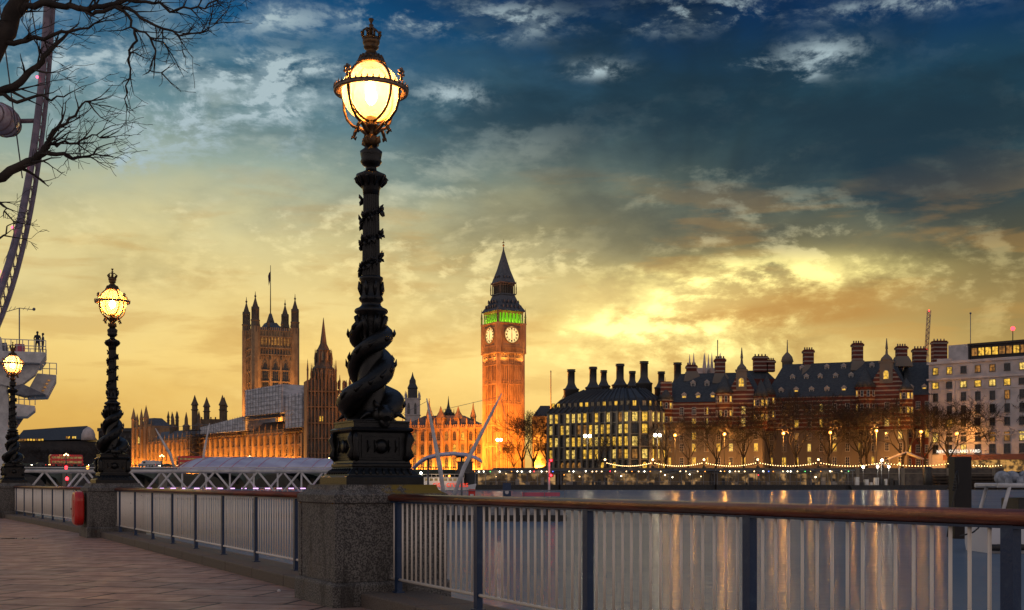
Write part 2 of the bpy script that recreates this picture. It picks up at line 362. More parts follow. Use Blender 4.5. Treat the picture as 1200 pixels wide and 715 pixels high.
def water():
    m = bpy.data.materials.new('river_water'); m.use_nodes = True; t = NT(m.node_tree); p = t.n['Principled BSDF']
    p.inputs['Base Color'].default_value = (.055, .075, .095, 1); p.inputs['Roughness'].default_value = .22; p.inputs['Specular IOR Level'].default_value = .10; p.inputs['IOR'].default_value = 1.33
    g_ = t.n.new('ShaderNodeNewGeometry'); mp = t.n.new('ShaderNodeMapping'); t.l.new(g_.outputs['Position'], mp.inputs[0]); mp.inputs['Scale'].default_value = (.35, 1.0, 1)
    h = t.add(t.noise(mp.outputs[0], .55, 3, .55), t.mul(t.noise(mp.outputs[0], 3.2, 4, .65), .30))
    b = t.n.new('ShaderNodeBump'); b.inputs['Strength'].default_value = 1.0; b.inputs['Distance'].default_value = .15
    t.l.new(h, b.inputs['Height']); t.l.new(b.outputs[0], p.inputs['Normal'])
    n = t.noise(mp.outputs[0], .06, 4, .6)
    df = t.n.new('ShaderNodeBsdfDiffuse'); t.l.new(t.mix(t.ss(n, .3, .7), (.14, .185, .24), (.19, .235, .285)), df.inputs[0]); t.l.new(b.outputs[0], df.inputs['Normal'])
    gs = t.n.new('ShaderNodeBsdfGlossy'); gs.inputs['Roughness'].default_value = .13; t.l.new(b.outputs[0], gs.inputs['Normal']); mx = t.n.new('ShaderNodeMixShader'); mx.inputs[0].default_value = .17
    t.l.new(df.outputs[0], mx.inputs[1]); t.l.new(gs.outputs[0], mx.inputs[2]); t.l.new(mx.outputs[0], t.n['Material Output'].inputs[0])
    return m
WZ = -1.2
w = MB(); w.poly([(-6000, -400, WZ), (6000, -400, WZ), (6000, 9000, WZ), (-6000, 9000, WZ)])
structure(w.build('river', water()))
M['land'] = mat('dark_far_ground', (.05, .042, .035), .9, 0, (.03, .028, .025), .1)
LZ = 5.0
bank = [(700, 330), (262, 404), (150, 409), (-8, 409), (-20, 505), (-75, 560), (-100, 572), (-232, 748), (-420, 900), (-6000, 1500), (-6000, 8500), (6000, 8500), (6000, 330)]
lm = MB(); lm.prism(bank, -4, LZ); structure(lm.build('far_bank_ground', M['land']))
M['asph'] = mat('asphalt', (.05, .05, .052), .7, 0, (.035, .035, .036), .6)
rd = MB(); rd.poly([(-30, 417, LZ + .03), (400, 412, LZ + .03), (400, 422, LZ + .03), (-30, 427, LZ + .03)]); structure(rd.build('embankment_road', M['asph']))
pd = MB(); rr = random.Random(5); c = at(21, 628.5, 29.5)
pc = (at(22, 631, 29.2).x - .0, 29.2)
pd.poly([(pc[0] + math.cos(a * math.pi / 8) * (.42 + .12 * rr.random()), pc[1] + .0 + math.sin(a * math.pi / 8) * (.20 + .08 * rr.random()), .004) for a in range(16)])
M['puddle'] = mat('standing_water', (.012, .010, .009), .04); structure(pd.build('puddle', M['puddle']))

# ------------------------------------------------------------------ granite pedestals
def pedestal(loc, rz, label, capmat):
    t_ = thing('stone_pedestal', label, 'pedestal', loc, rz, 'granite pedestals under the lamps')
    MB().sqlathe([(.71, -.3), (.71, .235), (.68, .27)]).build('plinth', M['granite'], t_, bevel=.012)
    b = MB().sqlathe([(.66, .268), (.66, 1.14)])
    for sx, sy in ((1, 0), (-1, 0), (0, 1), (0, -1)):          # raised corner strips leave a sunk panel
        pass
    for sx in (-1, 1):
        for sy in (-1, 1): b.box(sx * .675 - .11 if sx > 0 else -.675 - .0, sx * .675 if sx > 0 else -.675 + .11, sy * .675 - .11 if sy > 0 else -.675, sy * .675 if sy > 0 else -.675 + .11, .27, 1.14)
    b.build('shaft', M['granite'], t_, bevel=.008)
    MB().sqlathe([(.66, 1.138), (.685, 1.15), (.685, 1.235), (.675, 1.245), (.642, 1.262), (.60, 1.295), (.585, 1.33), (.583, 1.35)]).build('capstone', capmat, t_, bevel=.006)
    return t_
def lichen():
    m = M['granite'].copy(); m.name = 'lichened_granite'; t = NT(m.node_tree); p = t.n['Principled BSDF']
    prev = p.inputs['Base Color'].links[0].from_socket
    tc = t.n.new('ShaderNodeTexCoord'); x, y, z = t.sep(tc.outputs['Object'])
    k = t.m('ADD', t.noise(tc.outputs['Object'], 9, 8, .75), t.mul(t.sub(t.mul(y, -1.0), t.mul(x, .35)), .42))
    k2 = t.mul(t.ss(k, .56, .66), t.ss(z, 1.235, 1.262))
    t.l.new(t.mix(k2, prev, (.20, .135, .012)), p.inputs['Base Color']); return m
rzT = math.atan2(T.y, T.x); rzT2 = math.atan2(T2.y, T2.x)
pedestal(A1, rzT, 'nearest and largest granite pedestal, yellow lichen on its cap, carrying the tall lamp', lichen())
pedestal(A2, rzT, 'middle granite pedestal with the red lifebuoy case on its side', M['granite'])
pedestal(A3, rzT2, 'farthest small granite pedestal at the left edge of the promenade', M['granite'])

# ------------------------------------------------------------------ railings
post_me = MB().box(-.038, .038, -.03, .03, .10, 1.165).box(-.06, .06, -.05, .05, .155, .17).mesh('post', M['blue'])
bal_me = MB().tube([(0, 0, .31), (0, 0, 1.17)], .0105, 7, cap=True).mesh('baluster', M['white_bar'])
def railing(a, b, first, label, jitter):
    d = b - a; L = d.length; u = d.normalized(); rz = math.atan2(u.y, u.x)
    t_ = thing('railing', label, 'railing', a, rz, 'railings along the river walk')
    h = MB(); ov = [(.062 * math.cos(q * math.pi / 7), .044 * math.sin(q * math.pi / 7)) for q in range(14)]
    h.loft([[(s, y, 1.204 + z) for y, z in ov] for s in (0, L)], 0, True, True); h.box(0, L, -.03, .03, 1.150, 1.163, 1)
    h.build('handrail', [M['rail'], M['blue']], t_)
    MB().tube([(0, 0, .30), (L, 0, .30)], .017, 8).build('bottom_rail', M['white_bar'], t_)
    k = 0; s = first; posts = []
    while s < L - .02:
        posts.append(s); s += 2.05
    for s in posts: link('post', post_me, t_, (s, 0, 0))
    bars = []; s = first - 2.05
    while s < L:
        for q in range(1, 16):
            p = s + q * 2.05 / 16
            if .05 < p < L - .03: bars.append(p)
        s += 2.05
    return t_, bars
def fill(t_, bars, near_high):
    rr = random.Random(len(bars)); bars = sorted(bars, reverse=near_high)
    for p in bars[:100]: o = link('baluster', bal_me, t_, (p, rr.uniform(-.003, .003), 0), rr.uniform(0, 6.28))
    if len(bars) > 100:
        q = MB()
        for p in bars[100:]: q.tube([(p, 0, .31), (p, 0, 1.17)], .0105, 6)
        q.build('baluster', M['white_bar'], t_, kind='stuff')
s461 = 1.03
startR = A1 - T * .66
endR = on(-6.0)
t_, bars = railing(startR, endR, .20, 'long nearest railing running right from the big pedestal, river behind it', 0); fill(t_, bars, False)
t_, bars = railing(A1 + T * .66, A2 - T * .66, .22, 'railing section between the big pedestal and the middle pedestal', 0); fill(t_, bars, False)
t_, bars = railing(A2 + T2 * .66, A3 - T2 * .66, .22, 'farthest railing section left of the red lifebuoy case', 0); fill(t_, bars, False)

# ------------------------------------------------------------------ dolphin lamps
def globe_mat(name, c_hi, c_lo, k):
    m = bpy.data.materials.new(name); m.use_nodes = True; t = NT(m.node_tree); p = t.n['Principled BSDF']
    p.inputs['Base Color'].default_value = (.5, .4, .25, 1); p.inputs['Roughness'].default_value = .25
    tc = t.n.new('ShaderNodeTexCoord'); x, y, z = t.sep(tc.outputs['Object'])
    n = t.noise(tc.outputs['Object'], 9, 5, .6)
    bot = t.ss(z, 4.30, 4.60); top = t.ss(z, 4.62, 4.90)
    c = t.mix(bot, c_lo, c_hi); c = t.mix(t.mul(top, .8), c, (1.0, .66, .34))
    t.l.new(c, p.inputs['Emission Color'])
    mt = t.n['Material Output']; tr = t.n.new('ShaderNodeBsdfTransparent'); tr.inputs[0].default_value = (1, .86, .6, 1); mx = t.n.new('ShaderNodeMixShader'); mx.inputs[0].default_value = .45; t.l.new(p.outputs[0], mx.inputs[1]); t.l.new(tr.outputs[0], mx.inputs[2]); t.l.new(mx.outputs[0], mt.inputs[0])
    st = t.mul(t.add(t.ss(z, 4.26, 4.52, .35, 1.0), t.mul(t.ss(z, 4.62, 4.72), -.45)), k)
    t.l.new(t.mul(st, t.ss(n, .3, .65, .72, 1.1)), p.inputs['Emission Strength'])
    return m
M['lamp_core'] = emit('incandescent_lamp_core', (1.0, .46, .13), 1300)
def dolphin(mb, ph):
    N = 46; pts = []; rad = []
    for i in range(N + 1):
        s = i / N; a = ph + s * 2 * math.pi * 1.35 + .25 * math.sin(s * 9)
        z = .80 + 1.16 * s ** .92
        rc = .205 * (1 - s) ** .36 + .04 + .03 * math.sin(s * math.pi * 3.1)
        if s < .12: rc = .25 - .02 * s
        r = .125 * (1 - s) ** .42 + .018 + .018 * math.sin(s * 19)
        if s < .1: r = .10 + .45 * s
        pts.append((rc * math.cos(a), rc * math.sin(a), z)); rad.append(r)
    mb.tube(pts, rad, 12)
    e = Vector(pts[-1]); a = ph + 2 * math.pi * 1.35                # forked tail
    for k in (-1, 1):
        q = e + Vector((math.cos(a + k * .7) * .13, math.sin(a + k * .7) * .13, .05 * k + .04)); mb.tube([e, (e + q) / 2 + Vector((0, 0, .03)), q], [.035, .03, .006], 6)
    hp = Vector(pts[0]); out = Vector((math.cos(ph - .35), math.sin(ph - .35), 0)); side = Vector((-out.y, out.x, 0))
    mb.ball(hp + out * .02, .135, 12, 8, sc=(1, 1, .85))             # head
    mb.tube([hp + out * .06 + Vector((0, 0, .03)), hp + out * .15 + Vector((0, 0, -.01)), hp + out * .20 + Vector((0, 0, -.05))], [.10, .075, .045], 10)
    mb.tube([hp + out * .04 + Vector((0, 0, -.07)), hp + out * .13 + Vector((0, 0, -.095)), hp + out * .17 + Vector((0, 0, -.105))], [.08, .06, .03], 10)
    for k in (-1, 1):
        mb.ball(hp + out * .07 + side * k * .085 + Vector((0, 0, .06)), .028, 8, 5)
        mb.tube([hp + side * k * .10 - out * .02, hp + side * k * .19 + Vector((0, 0, .02)), hp + side * k * .27 + out * .05 + Vector((0, 0, -.05))], [.05, .035, .005], 6)
        mb.tube([hp + out * .01 + side * k * .05 + Vector((0, 0, .09)), hp - out * .03 + side * k * .09 + Vector((0, 0, .16)), hp - out * .10 + side * k * .08 + Vector((0, 0, .19))], [.03, .02, .004], 6)
    for i in range(4, N - 4, 3):                                     # dorsal spines along the outside of the coil
        p = Vector(pts[i]); o = Vector((p.x, p.y, 0)).normalized(); nx = (Vector(pts[i + 2]) - p).normalized()
        b = p + o * rad[i] * .85; mb.tube([b, b + o * .025 + nx * .03, b + o * .030 + nx * .10 + Vector((0, 0, .02))], [.034, .022, .003], 5)
def lamp(loc, rz, label, gm):
    t_ = thing('street_lamp', label, 'street lamp', loc, rz, 'cast iron fish lamps on the river walk')
    b = MB()
    b.sqlathe([(.47, 0), (.47, .085), (.455, .10), (.44, .105)])
    b.sqlathe([(.43, .104), (.425, .12), (.36, .185), (.352, .20), (.365, .21), (.365, .235), (.35, .25), (.345, .275), (.33, .285)])
    b.sqlathe([(.328, .28), (.328, .60)])
    b.sqlathe([(.345, .598), (.375, .62), (.38, .64), (.36, .655), (.345, .66)])
    b.sqlathe([(.335, .655), (.335, .71), (.345, .715), (.345, .73), (.30, .74)])
    for k in range(4):
        st = len(b.v)
        b.box(.325, .338, -.24, -.22, .31, .57); b.box(.325, .338, .22, .24, .31, .57); b.box(.325, .338, -.22, .22, .55, .57); b.box(.325, .338, -.22, .22, .31, .33)
        b.lathe([(.075, 0), (.06, .012), (.085, .02), (.03, .03), (0, .035)], 14)                        # boss on the panel
        e = len(b.v); n0 = e - 14 * 5
        for i in range(n0, e): x, y, z = b.v[i]; b.v[i] = (.326 + z, x, .44 + y)
        for j in range(-2, 3): b.tube([(.335, j * .085, .37), (.345, j * .085 + .02, .44), (.335, j * .085, .51)], [.006, .014, .006], 5)
        for j in range(9):                                                                                  # upright leaves on the splay
            y = (j - 4) * .082; b.tube([(.430, y, .118), (.402, y, .148), (.368, y * .92, .186)], [.012, .020, .008], 5)
        for j in (-1, 1):                                                                                  # lion feet / scroll consoles at the corners
            b.tube([(.33, j * .30, .29), (.37, j * .32, .34), (.345, j * .315, .42), (.375, j * .325, .52), (.35, j * .32, .60)], [.035, .045, .03, .04, .02], 7)
        b.xf(Matrix.Rotation(k * math.pi / 2, 4, 'Z'), st)
    b.build('plinth', M['bronze'], t_)
    c = MB()
    c.lathe([(.31, .735), (.29, .76), (.20, .80), (.17, .9), (.16, 1.3), (.13, 1.6), (.105, 1.72), (.13, 1.80), (.155, 1.93), (.15, 1.98), (.19, 2.01), (.20, 2.03), (.185, 2.055), (.14, 2.075), (.115, 2.10), (.115, 2.13), (.135, 2.15), (.138, 2.19), (.128, 2.20), (.128, 2.38), (.14, 2.40), (.14, 2.425), (.115, 2.44)], 24)
    fl = 20
    rings = []
    for z, r in ((2.44, .108), (3.40, .092)):
        rings.append([(r * (1 + (.0 if i % 2 else -.10)) * math.cos(math.pi * i / fl), r * (1 + (.0 if i % 2 else -.10)) * math.sin(math.pi * i / fl), z) for i in range(2 * fl)])
    c.loft(rings)
    for k in range(8):                       # acanthus leaves on the swelling and under the foot of the shaft
        a = k * math.pi / 4; ca, sa = math.cos(a), math.sin(a)
        c.tube([(.10 * ca, .10 * sa, 1.70), (.15 * ca, .15 * sa, 1.85), (.19 * ca, .19 * sa, 1.97), (.205 * ca, .205 * sa, 1.93)], [.02, .035, .03, .01], 6)
        c.tube([(.125 * ca, .125 * sa, 2.21), (.14 * ca, .14 * sa, 2.29), (.15 * ca, .15 * sa, 2.37)], [.012, .03, .008], 6)
        c.ball((.135 * ca, .135 * sa, 2.17), .018, 6, 4)
    c.build('column', M['bronze'], t_)
    d = MB(); dolphin(d, .2); d.build('dolphin', M['bronze'], t_)
    d = MB(); dolphin(d, .2 + math.pi); d.build('dolphin', M['bronze'], t_)
    g_ = MB(); rr = random.Random(3)          # spiral garland
    pts = [(.112 * math.cos(a), .112 * math.sin(a), 2.46 + (a / (2 * math.pi * 3.2)) * .9) for a in [i * 2 * math.pi * 3.2 / 60 for i in range(61)]]
    g_.tube(pts, .013, 6)
    for i in [j_ for j_ in range(1, 60) for _ in (0, 1)]:
        p = Vector(pts[i]); o = Vector((p.x, p.y, 0)).normalized(); tn = (Vector(pts[i + 1]) - p).normalized(); sg = rr.choice((-1, 1))
        q = p + o * (.015 + .022 * rr.random()) + tn * rr.uniform(-.05, .05) + Vector((0, 0, sg * (.03 + .055 * rr.random())))
        g_.tube([p, (p + q) / 2 + o * .008, q + o * .006], [.012, .021, .003], 5)
    g_.build('garland', M['bronze'], t_)
    k_ = MB()
    k_.lathe([(.094, 3.39), (.10, 3.45), (.12, 3.50), (.125, 3.53), (.165, 3.565), (.18, 3.60), (.175, 3.625), (.12, 3.65), (.065, 3.68), (.062, 3.72), (.10, 3.74), (.128, 3.78), (.115, 3.81), (.125, 3.86), (.13, 3.90), (.08, 3.94), (.07, 3.97)], 20)
    for j in range(10):
        a = j * math.pi / 5; k_.tube([(.12 * math.cos(a), .12 * math.sin(a), 3.49), (.165 * math.cos(a), .165 * math.sin(a), 3.545), (.185 * math.cos(a), .185 * math.sin(a), 3.59), (.20 * math.cos(a), .20 * math.sin(a), 3.57)], [.014, .024, .02, .006], 6)
    k_.build('capital', M['bronze'], t_)
    h = MB()
    h.lathe([(.065, 3.96), (.09, 4.0), (.10, 4.05), (.06, 4.09), (.055, 4.14), (.09, 4.18), (.10, 4.20), (.05, 4.24), (.05, 4.28), (.075, 4.30)], 14)
    for j in range(4):
        a = j * math.pi / 2 + .55; ca, sa = math.cos(a), math.sin(a)
        prof = [(.03, 4.10), (.10, 4.15), (.17, 4.20), (.27, 4.24), (.36, 4.33), (.405, 4.45), (.415, 4.58)]
        h.tube([(r * ca, r * sa, z) for r, z in prof], [.03, .028, .022, .018, .017, .016, .016], 7)
        h.tube([(.20 * ca, .20 * sa, 4.205), (.24 * ca, .24 * sa, 4.16), (.26 * ca, .26 * sa, 4.11), (.235 * ca, .235 * sa, 4.08), (.215 * ca, .215 * sa, 4.11)], [.02, .022, .018, .014, .006], 6)
        h.tube([(.27 * ca, .27 * sa, 4.12), (.30 * ca, .30 * sa, 4.09)], [.02, .004], 5)
        h.tube([(.06 * ca, .06 * sa, 3.97), (.11 * ca, .11 * sa, 4.01), (.12 * ca, .12 * sa, 4.07)], [.02, .03, .008], 6)
    h.build('globe_bracket', M['bronze_hot'], t_)
    gl = MB().lathe([(.342 * math.sin(math.pi * i / 20), 4.60 - .342 * math.cos(math.pi * i / 20)) for i in range(1, 19)], 32).build('lantern_globe', gm, t_)
    MB().ball((0, 0, 4.55), .065, 10, 8, sc=(1, 1, 1.5)).build('bulb', M['lamp_core'], gl)
    r_ = MB()
    for j in range(2):
        a = j * math.pi / 2 + .35
        r_.tube([(.348 * math.cos(th) * math.cos(a), .348 * math.cos(th) * math.sin(a), 4.60 + .348 * math.sin(th)) for th in [R(-85 + 170 * i / 24) for i in range(25)]], .017, 6)
        r_.tube([(-.348 * math.cos(th) * math.cos(a), -.348 * math.cos(th) * math.sin(a), 4.60 + .348 * math.sin(th)) for th in [R(-85 + 170 * i / 24) for i in range(25)]], .017, 6)
    r_.build('rib', M['bronze_hot'], gl)
    q = MB()
    q.lathe([(.36, 4.605), (.43, 4.585), (.437, 4.60), (.43, 4.64), (.36, 4.625)], 40, cap=False)
    for j in range(40):
        a = j * math.pi / 20; q.tube([(.428 * math.cos(a), .428 * math.sin(a), 4.625), (.432 * math.cos(a + .02), .432 * math.sin(a + .02), 4.675)], [.014, .003], 5)
    for j in range(4):
        a = j * math.pi / 2 + .55; ca, sa = math.cos(a), math.sin(a); s = Vector((-sa, ca, 0)); c0 = Vector((.44 * ca, .44 * sa, 4.66))
        q.tube([c0, c0 + Vector((0, 0, .12))], [.018, .012], 6)
        for dx, dz in ((-.035, .07), (.035, .07), (0, .13), (-.03, .11), (.03, .11)): q.ball(c0 + s * dx + Vector((0, 0, dz)), .02, 6, 4)
    q.build('lantern_ring', M['copper'], t_)
    u = MB()
    u.lathe([(.175, 4.915), (.18, 4.935), (.165, 4.955), (.15, 4.97), (.14, 4.99), (.13, 5.01), (.09, 5.04), (.06, 5.07), (.06, 5.09), (.085, 5.11), (.09, 5.13), (.075, 5.14), (.095, 5.16), (.10, 5.18), (.10, 5.205), (.085, 5.21)], 20)
    for j in range(16):
        a = j * math.pi / 8; u.tube([(.145 * math.cos(a), .145 * math.sin(a), 4.965), (.125 * math.cos(a), .125 * math.sin(a), 5.02)], [.016, .012], 5)
    u.build('lantern_cap', M['bronze_hot'], t_)
    w_ = MB()
    w_.lathe([(.088, 5.20), (.10, 5.215), (.10, 5.235), (.085, 5.24)], 20)
    for j in range(8):
        a = j * math.pi / 4; ca, sa = math.cos(a), math.sin(a)
        w_.tube([(.098 * ca, .098 * sa, 5.235), (.112 * ca, .112 * sa, 5.27)], [.016, .011], 5); w_.ball((.115 * ca, .115 * sa, 5.285), .018, 6, 4)
        if j % 2 == 0: w_.tube([(.10 * ca, .10 * sa, 5.25), (.095 * ca, .095 * sa, 5.31), (.05 * ca, .05 * sa, 5.345), (0, 0, 5.335)], .013, 5)
    w_.lathe([(.02, 5.24), (.02, 5.33), (.035, 5.345), (.02, 5.365), (.03, 5.385), (.012, 5.40), (.012, 5.41), (.032, 5.45), (.028, 5.46), (.008, 5.455)], 10)
    w_.build('crown', M['bronze_hot'], t_)
    return t_
GW = globe_mat('glowing_globe', (1.0, .66, .24), (1.0, .40, .06), 2.9)
GA = globe_mat('amber_glowing_globe', (1.0, .50, .09), (1.0, .36, .03), 1.15)
lamp(A1 + Vector((0, 0, 1.35)), rzT, 'tallest nearest black lamp with entwined fish base and glowing crowned globe', GW)
lamp(A2 + Vector((0, 0, 1.35)), rzT, 'middle black fish lamp with amber globe, above the red lifebuoy case', GA)
lamp(A3 + Vector((0, 0, 1.35)), rzT2, 'farthest smallest black fish lamp in front of the white wheel platform', GW)
for a, k in ((A1, 1), (A2, 1), (A3, 1)):
    for q, pw in ((4.9, 55),):
        pass

# lifebuoy case on the land side of the middle pedestal
t_ = thing('lifebuoy_case', 'red oval lifebuoy case fixed to the side of the middle pedestal', 'lifebuoy case', A2 + NL * .70, rzT + math.pi / 2)
def oval(hw, hh, r, n=6):
    p = []
    for cx, cz, a0 in ((hw - r, hh - r, 0), (-hw + r, hh - r, 90), (-hw + r, -hh + r, 180), (hw - r, -hh + r, 270)):
        for i in range(n + 1): a = R(a0 + 90 * i / n); p.append((cx + r * math.cos(a), cz + r * math.sin(a)))
    return p
def shell(x0, x1, grow, inner):
    b = MB(); steps = [(0, grow), (.35, 0), (1, .0)]
    rings = []
    for s, g_ in ((0, .05), (.25, .012), (1, 0)): rings.append([(x0 + (x1 - x0) * s, y * (1 - g_ / .34), .72 + z * (1 - g_ / .42)) for y, z in oval(.33, .43, .24)])
    b.loft(rings, 0, True, True)
    return b
sh = MB(); ov = oval(.33, .43, .24)
sh.loft([[(.02 + s, y * k, .72 + z * k) for y, z in ov] for s, k in ((0, .97), (.03, 1), (.085, 1), (.10, .99))], 0, True, False); sh.build('back_shell', M['red'], t_, bevel=.008)
fr = MB(); fr.loft([[(.11 + s, y * k, .72 + z * k) for y, z in ov] for s, k in ((0, .99), (.015, 1), (.07, 1), (.12, .93), (.135, .84))], 0, True, False)
fr.build('front_shell', M['red'], t_, bevel=.008)
MB().loft([[(.245 + s, y * k, .72 + z * k) for y, z in ov] for s, k in ((-.01, .52), (.012, .50))], 0).build('moulded_panel', M['red'], t_)
MB().box(.10, .262, -.345, -.325, .68, .72).box(.095, .13, -.35, -.32, .66, .74).build('latch', M['dark'], t_)
MB().box(.001, .03, -.10, .10, .42, 1.02).build('bracket', M['steel_grey'], t_)
p = at(327, 690, 15.05); o = MB().poly([(p.x - .02, p.y - .015, .006), (p.x + .03, p.y - .01, .012), (p.x + .025, p.y + .02, .02), (p.x - .01, p.y + .025, .01)]) 
pb = MB(); pb.loft([[(p.x + .025 * math.cos(a), p.y + .02 * math.sin(a), z) for a in [i * math.pi / 3 for i in range(6)]] for z in (.001, .02)]); pb.loft([[(p.x + .015 * math.cos(a + .4), p.y + .013 * math.sin(a), z) for a in [i * math.pi / 3 for i in range(6)]] for z in (.02, .03)])
M['paper'] = mat('white_paper', (.7, .68, .66), .8); tag(pb.build('paper_scrap', M['paper']), 'tiny crumpled white paper scrap on the paving by the kerb', 'litter')

# ------------------------------------------------------------------ buildings
WIN = {}
def win_mesh(w, h, lit, frame, arch=False, div=(2, 3)):
    key = (round(w, 2), round(h, 2), lit, frame, arch, div)
    if key in WIN: return WIN[key]
    b = MB()
    if arch:
        pr = [(-w / 2, 0), (w / 2, 0), (w / 2, h * .72), (w * .30, h * .92), (0, h), (-w * .30, h * .92), (-w / 2, h * .72)]
        b.loft([[(x, -.05, z) for x, z in pr], [(x, .05, z) for x, z in pr]], 1)
        o = [(x * 1.22, z * 1.06 if z > 0 else -.12) for x, z in pr]
        for i in range(len(pr)):
            j = (i + 1) % len(pr); b.loft([[(pr[i][0], -.05, pr[i][1]), (pr[j][0], -.05, pr[j][1]), (o[j][0], -.05, o[j][1]), (o[i][0], -.05, o[i][1])], [(pr[i][0], -.22, pr[i][1]), (pr[j][0], -.22, pr[j][1]), (o[j][0], -.22, o[j][1]), (o[i][0], -.22, o[i][1])]], 0)
    else:
        b.box(-w / 2, w / 2, -.05, .05, 0, h, 1)
        f = .14; b.box(-w / 2 - f, -w / 2, -.2, 0, -.1, h + f); b.box(w / 2, w / 2 + f, -.2, 0, -.1, h + f); b.box(-w / 2, w / 2, -.2, 0, h, h + f); b.box(-w / 2 - .25, w / 2 + .25, -.3, 0, -.26, -.1)
    for i in range(1, div[0]): x = -w / 2 + w * i / div[0]; b.box(x - .045, x + .045, -.10, -.045, .02, h * (.95 if arch else .99))
    for i in range(1, div[1]): z = h * i / div[1]; b.box(-w / 2 + .02, w / 2 - .02, -.09, -.04, z - .04, z + .04)
    WIN[key] = b.mesh('window', [M[frame], M[lit]]); return WIN[key]
class Bld:
    def __init__(s, name, label, cat, O, group=None, seed=1):
        s.O = Vector(O); s.root = thing(name, label, cat, O, 0, group); s.w = []; s.rr = random.Random(seed)
    def L(s, p): return Vector(p) - s.O
    def part(s, mb, name, m, **k):
        for i, v in enumerate(mb.v): mb.v[i] = (v[0] - s.O.x, v[1] - s.O.y, v[2] - s.O.z)
        return mb.build(name, m, s.root, **k)
    def win(s, p, rz, me): s.w.append((Vector(p) - s.O, rz, me))
    def row(s, p, q, z, n, w, h, lit=.5, frame='trim_brown', arch=False, div=(2, 3), m0=0., m1=0., out=.0, kinds=('lit', 'lit', 'lit2', 'lit3'), dark='glass_dark', skip=()):
        p = Vector((p[0], p[1], 0)); q = Vector((q[0], q[1], 0)); d = q - p; Ln = d.length; u = d / Ln; nrm = Vector((u.y, -u.x, 0)); rz = math.atan2(u.y, u.x)
        for i in range(n):
            if i in skip: continue
            c = p + u * (m0 + (Ln - m0 - m1) * (i + .5) / n) + nrm * out
            k = s.rr.choice(kinds) if s.rr.random() < lit else dark
            s.win((c.x, c.y, z), rz, win_mesh(w, h, k, frame, arch, div))
    def done(s):
        s.w.sort(key=lambda a: -a[0].z if False else 0)
        for p, rz, me in s.w[:100]: link('window', me, s.root, p, rz)
        rest = s.w[100:]
        if rest:
            b = MB(); mats = []; 
            for p, rz, me in rest:
                X = Matrix.Translation(p) @ Matrix.Rotation(rz, 4, 'Z'); base = len(b.v); b.v += [tuple(X @ v.co) for v in me.vertices]
                idx = []
                for m in me.materials:
                    if m not in mats: mats.append(m)
                    idx.append(mats.index(m))
                for f in me.polygons: b.face(tuple(base + i for i in f.vertices), idx[f.material_index])
            b.build('window', mats, s.root, kind='stuff')
def wallbox(p, q, depth, z0, z1, m=0, mb=None, out=0.0):
    mb = mb or MB(); p = Vector((p[0], p[1], 0)); q = Vector((q[0], q[1], 0)); u = (q - p).normalized(); n = Vector((-u.y, u.x, 0))
    c = [p - n * out, q - n * out, q + n * depth, p + n * depth]; mb.prism([(v.x, v.y) for v in c], z0, z1, m); return mb
def alongbox(mb, p, q, s0, s1, y0, y1, z0, z1, m=0):          # box in the frame of the facade p->q (y positive = behind)
    p = Vector((p[0], p[1], 0)); q = Vector((q[0], q[1], 0)); u = (q - p).normalized(); n = Vector((-u.y, u.x, 0))
    c = [p + u * s0 + n * y0, p + u * s1 + n * y0, p + u * s1 + n * y1, p + u * s0 + n * y1]; mb.prism([(v.x, v.y) for v in c], z0, z1, m)
def fpt(p, q, s, y):
    p = Vector((p[0], p[1], 0)); q = Vector((q[0], q[1], 0)); u = (q - p).normalized(); n = Vector((-u.y, u.x, 0)); return p + u * s + n * y
def flen(p, q): return (Vector((q[0], q[1])) - Vector((p[0], p[1]))).length
M['trim_brown'] = mat('dark_window_frame', (.05, .04, .03), .6)
M['trim_white'] = mat('white_window_frame', (.42, .38, .34), .6)
M['trim_stone'] = M['stone_trim']; M['trim_cream'] = mat('cream_window_surround', (.34, .31, .29), .8)

def spire(mb, x, y, z, r, h, m=0, n=6): mb.lathe([(r, z), (r, z + h * .35), (r * 1.35, z + h * .37), (r * 1.1, z + h * .42), (r * .35, z + h * .8), (r * .05, z + h)], n, (x, y), m, sm=False); mb.ball((x, y, z + h * .86), r * .5, 5, 3, m)
def area(name, loc, aim, sx, sy, power, col, parent=None):
    l = bpy.data.lights.new(name, 'AREA'); l.shape = 'RECTANGLE'; l.size = sx; l.size_y = sy; l.energy = power; l.color = col
    o = link(name, l, None, loc); o.rotation_euler = (Vector(aim) - Vector(loc)).to_track_quat('-Z', 'Y').to_euler(); return o
ORG = (1.0, .36, .045)
def strip(p, q, z, dist, up, power, n=1, col=ORG, toward=0):    # row of ground floodlights grazing a facade
    Ln = flen(p, q)
    u = (Vector((q[0], q[1], 0)) - Vector((p[0], p[1], 0))).normalized()
    for i in range(n):
        c = fpt(p, q, Ln * (i + .5) / n, -dist); a = fpt(p, q, Ln * (i + .5) / n, 0)
        l = bpy.data.lights.new('floodlight', 'AREA'); l.shape = 'RECTANGLE'; l.size = Ln / n * .96; l.size_y = .5; l.energy = power / n; l.color = col
        o = link('floodlight', l, None, (c.x, c.y, z)); w = (Vector((a.x, a.y, z + up)) - Vector((c.x, c.y, z))).normalized()
        # local -Z looks along w and local X runs along the facade
        zax = -w; xax = u; yax = zax.cross(xax).normalized()
        o.rotation_euler = Matrix((xax, yax, zax)).transposed().to_euler()

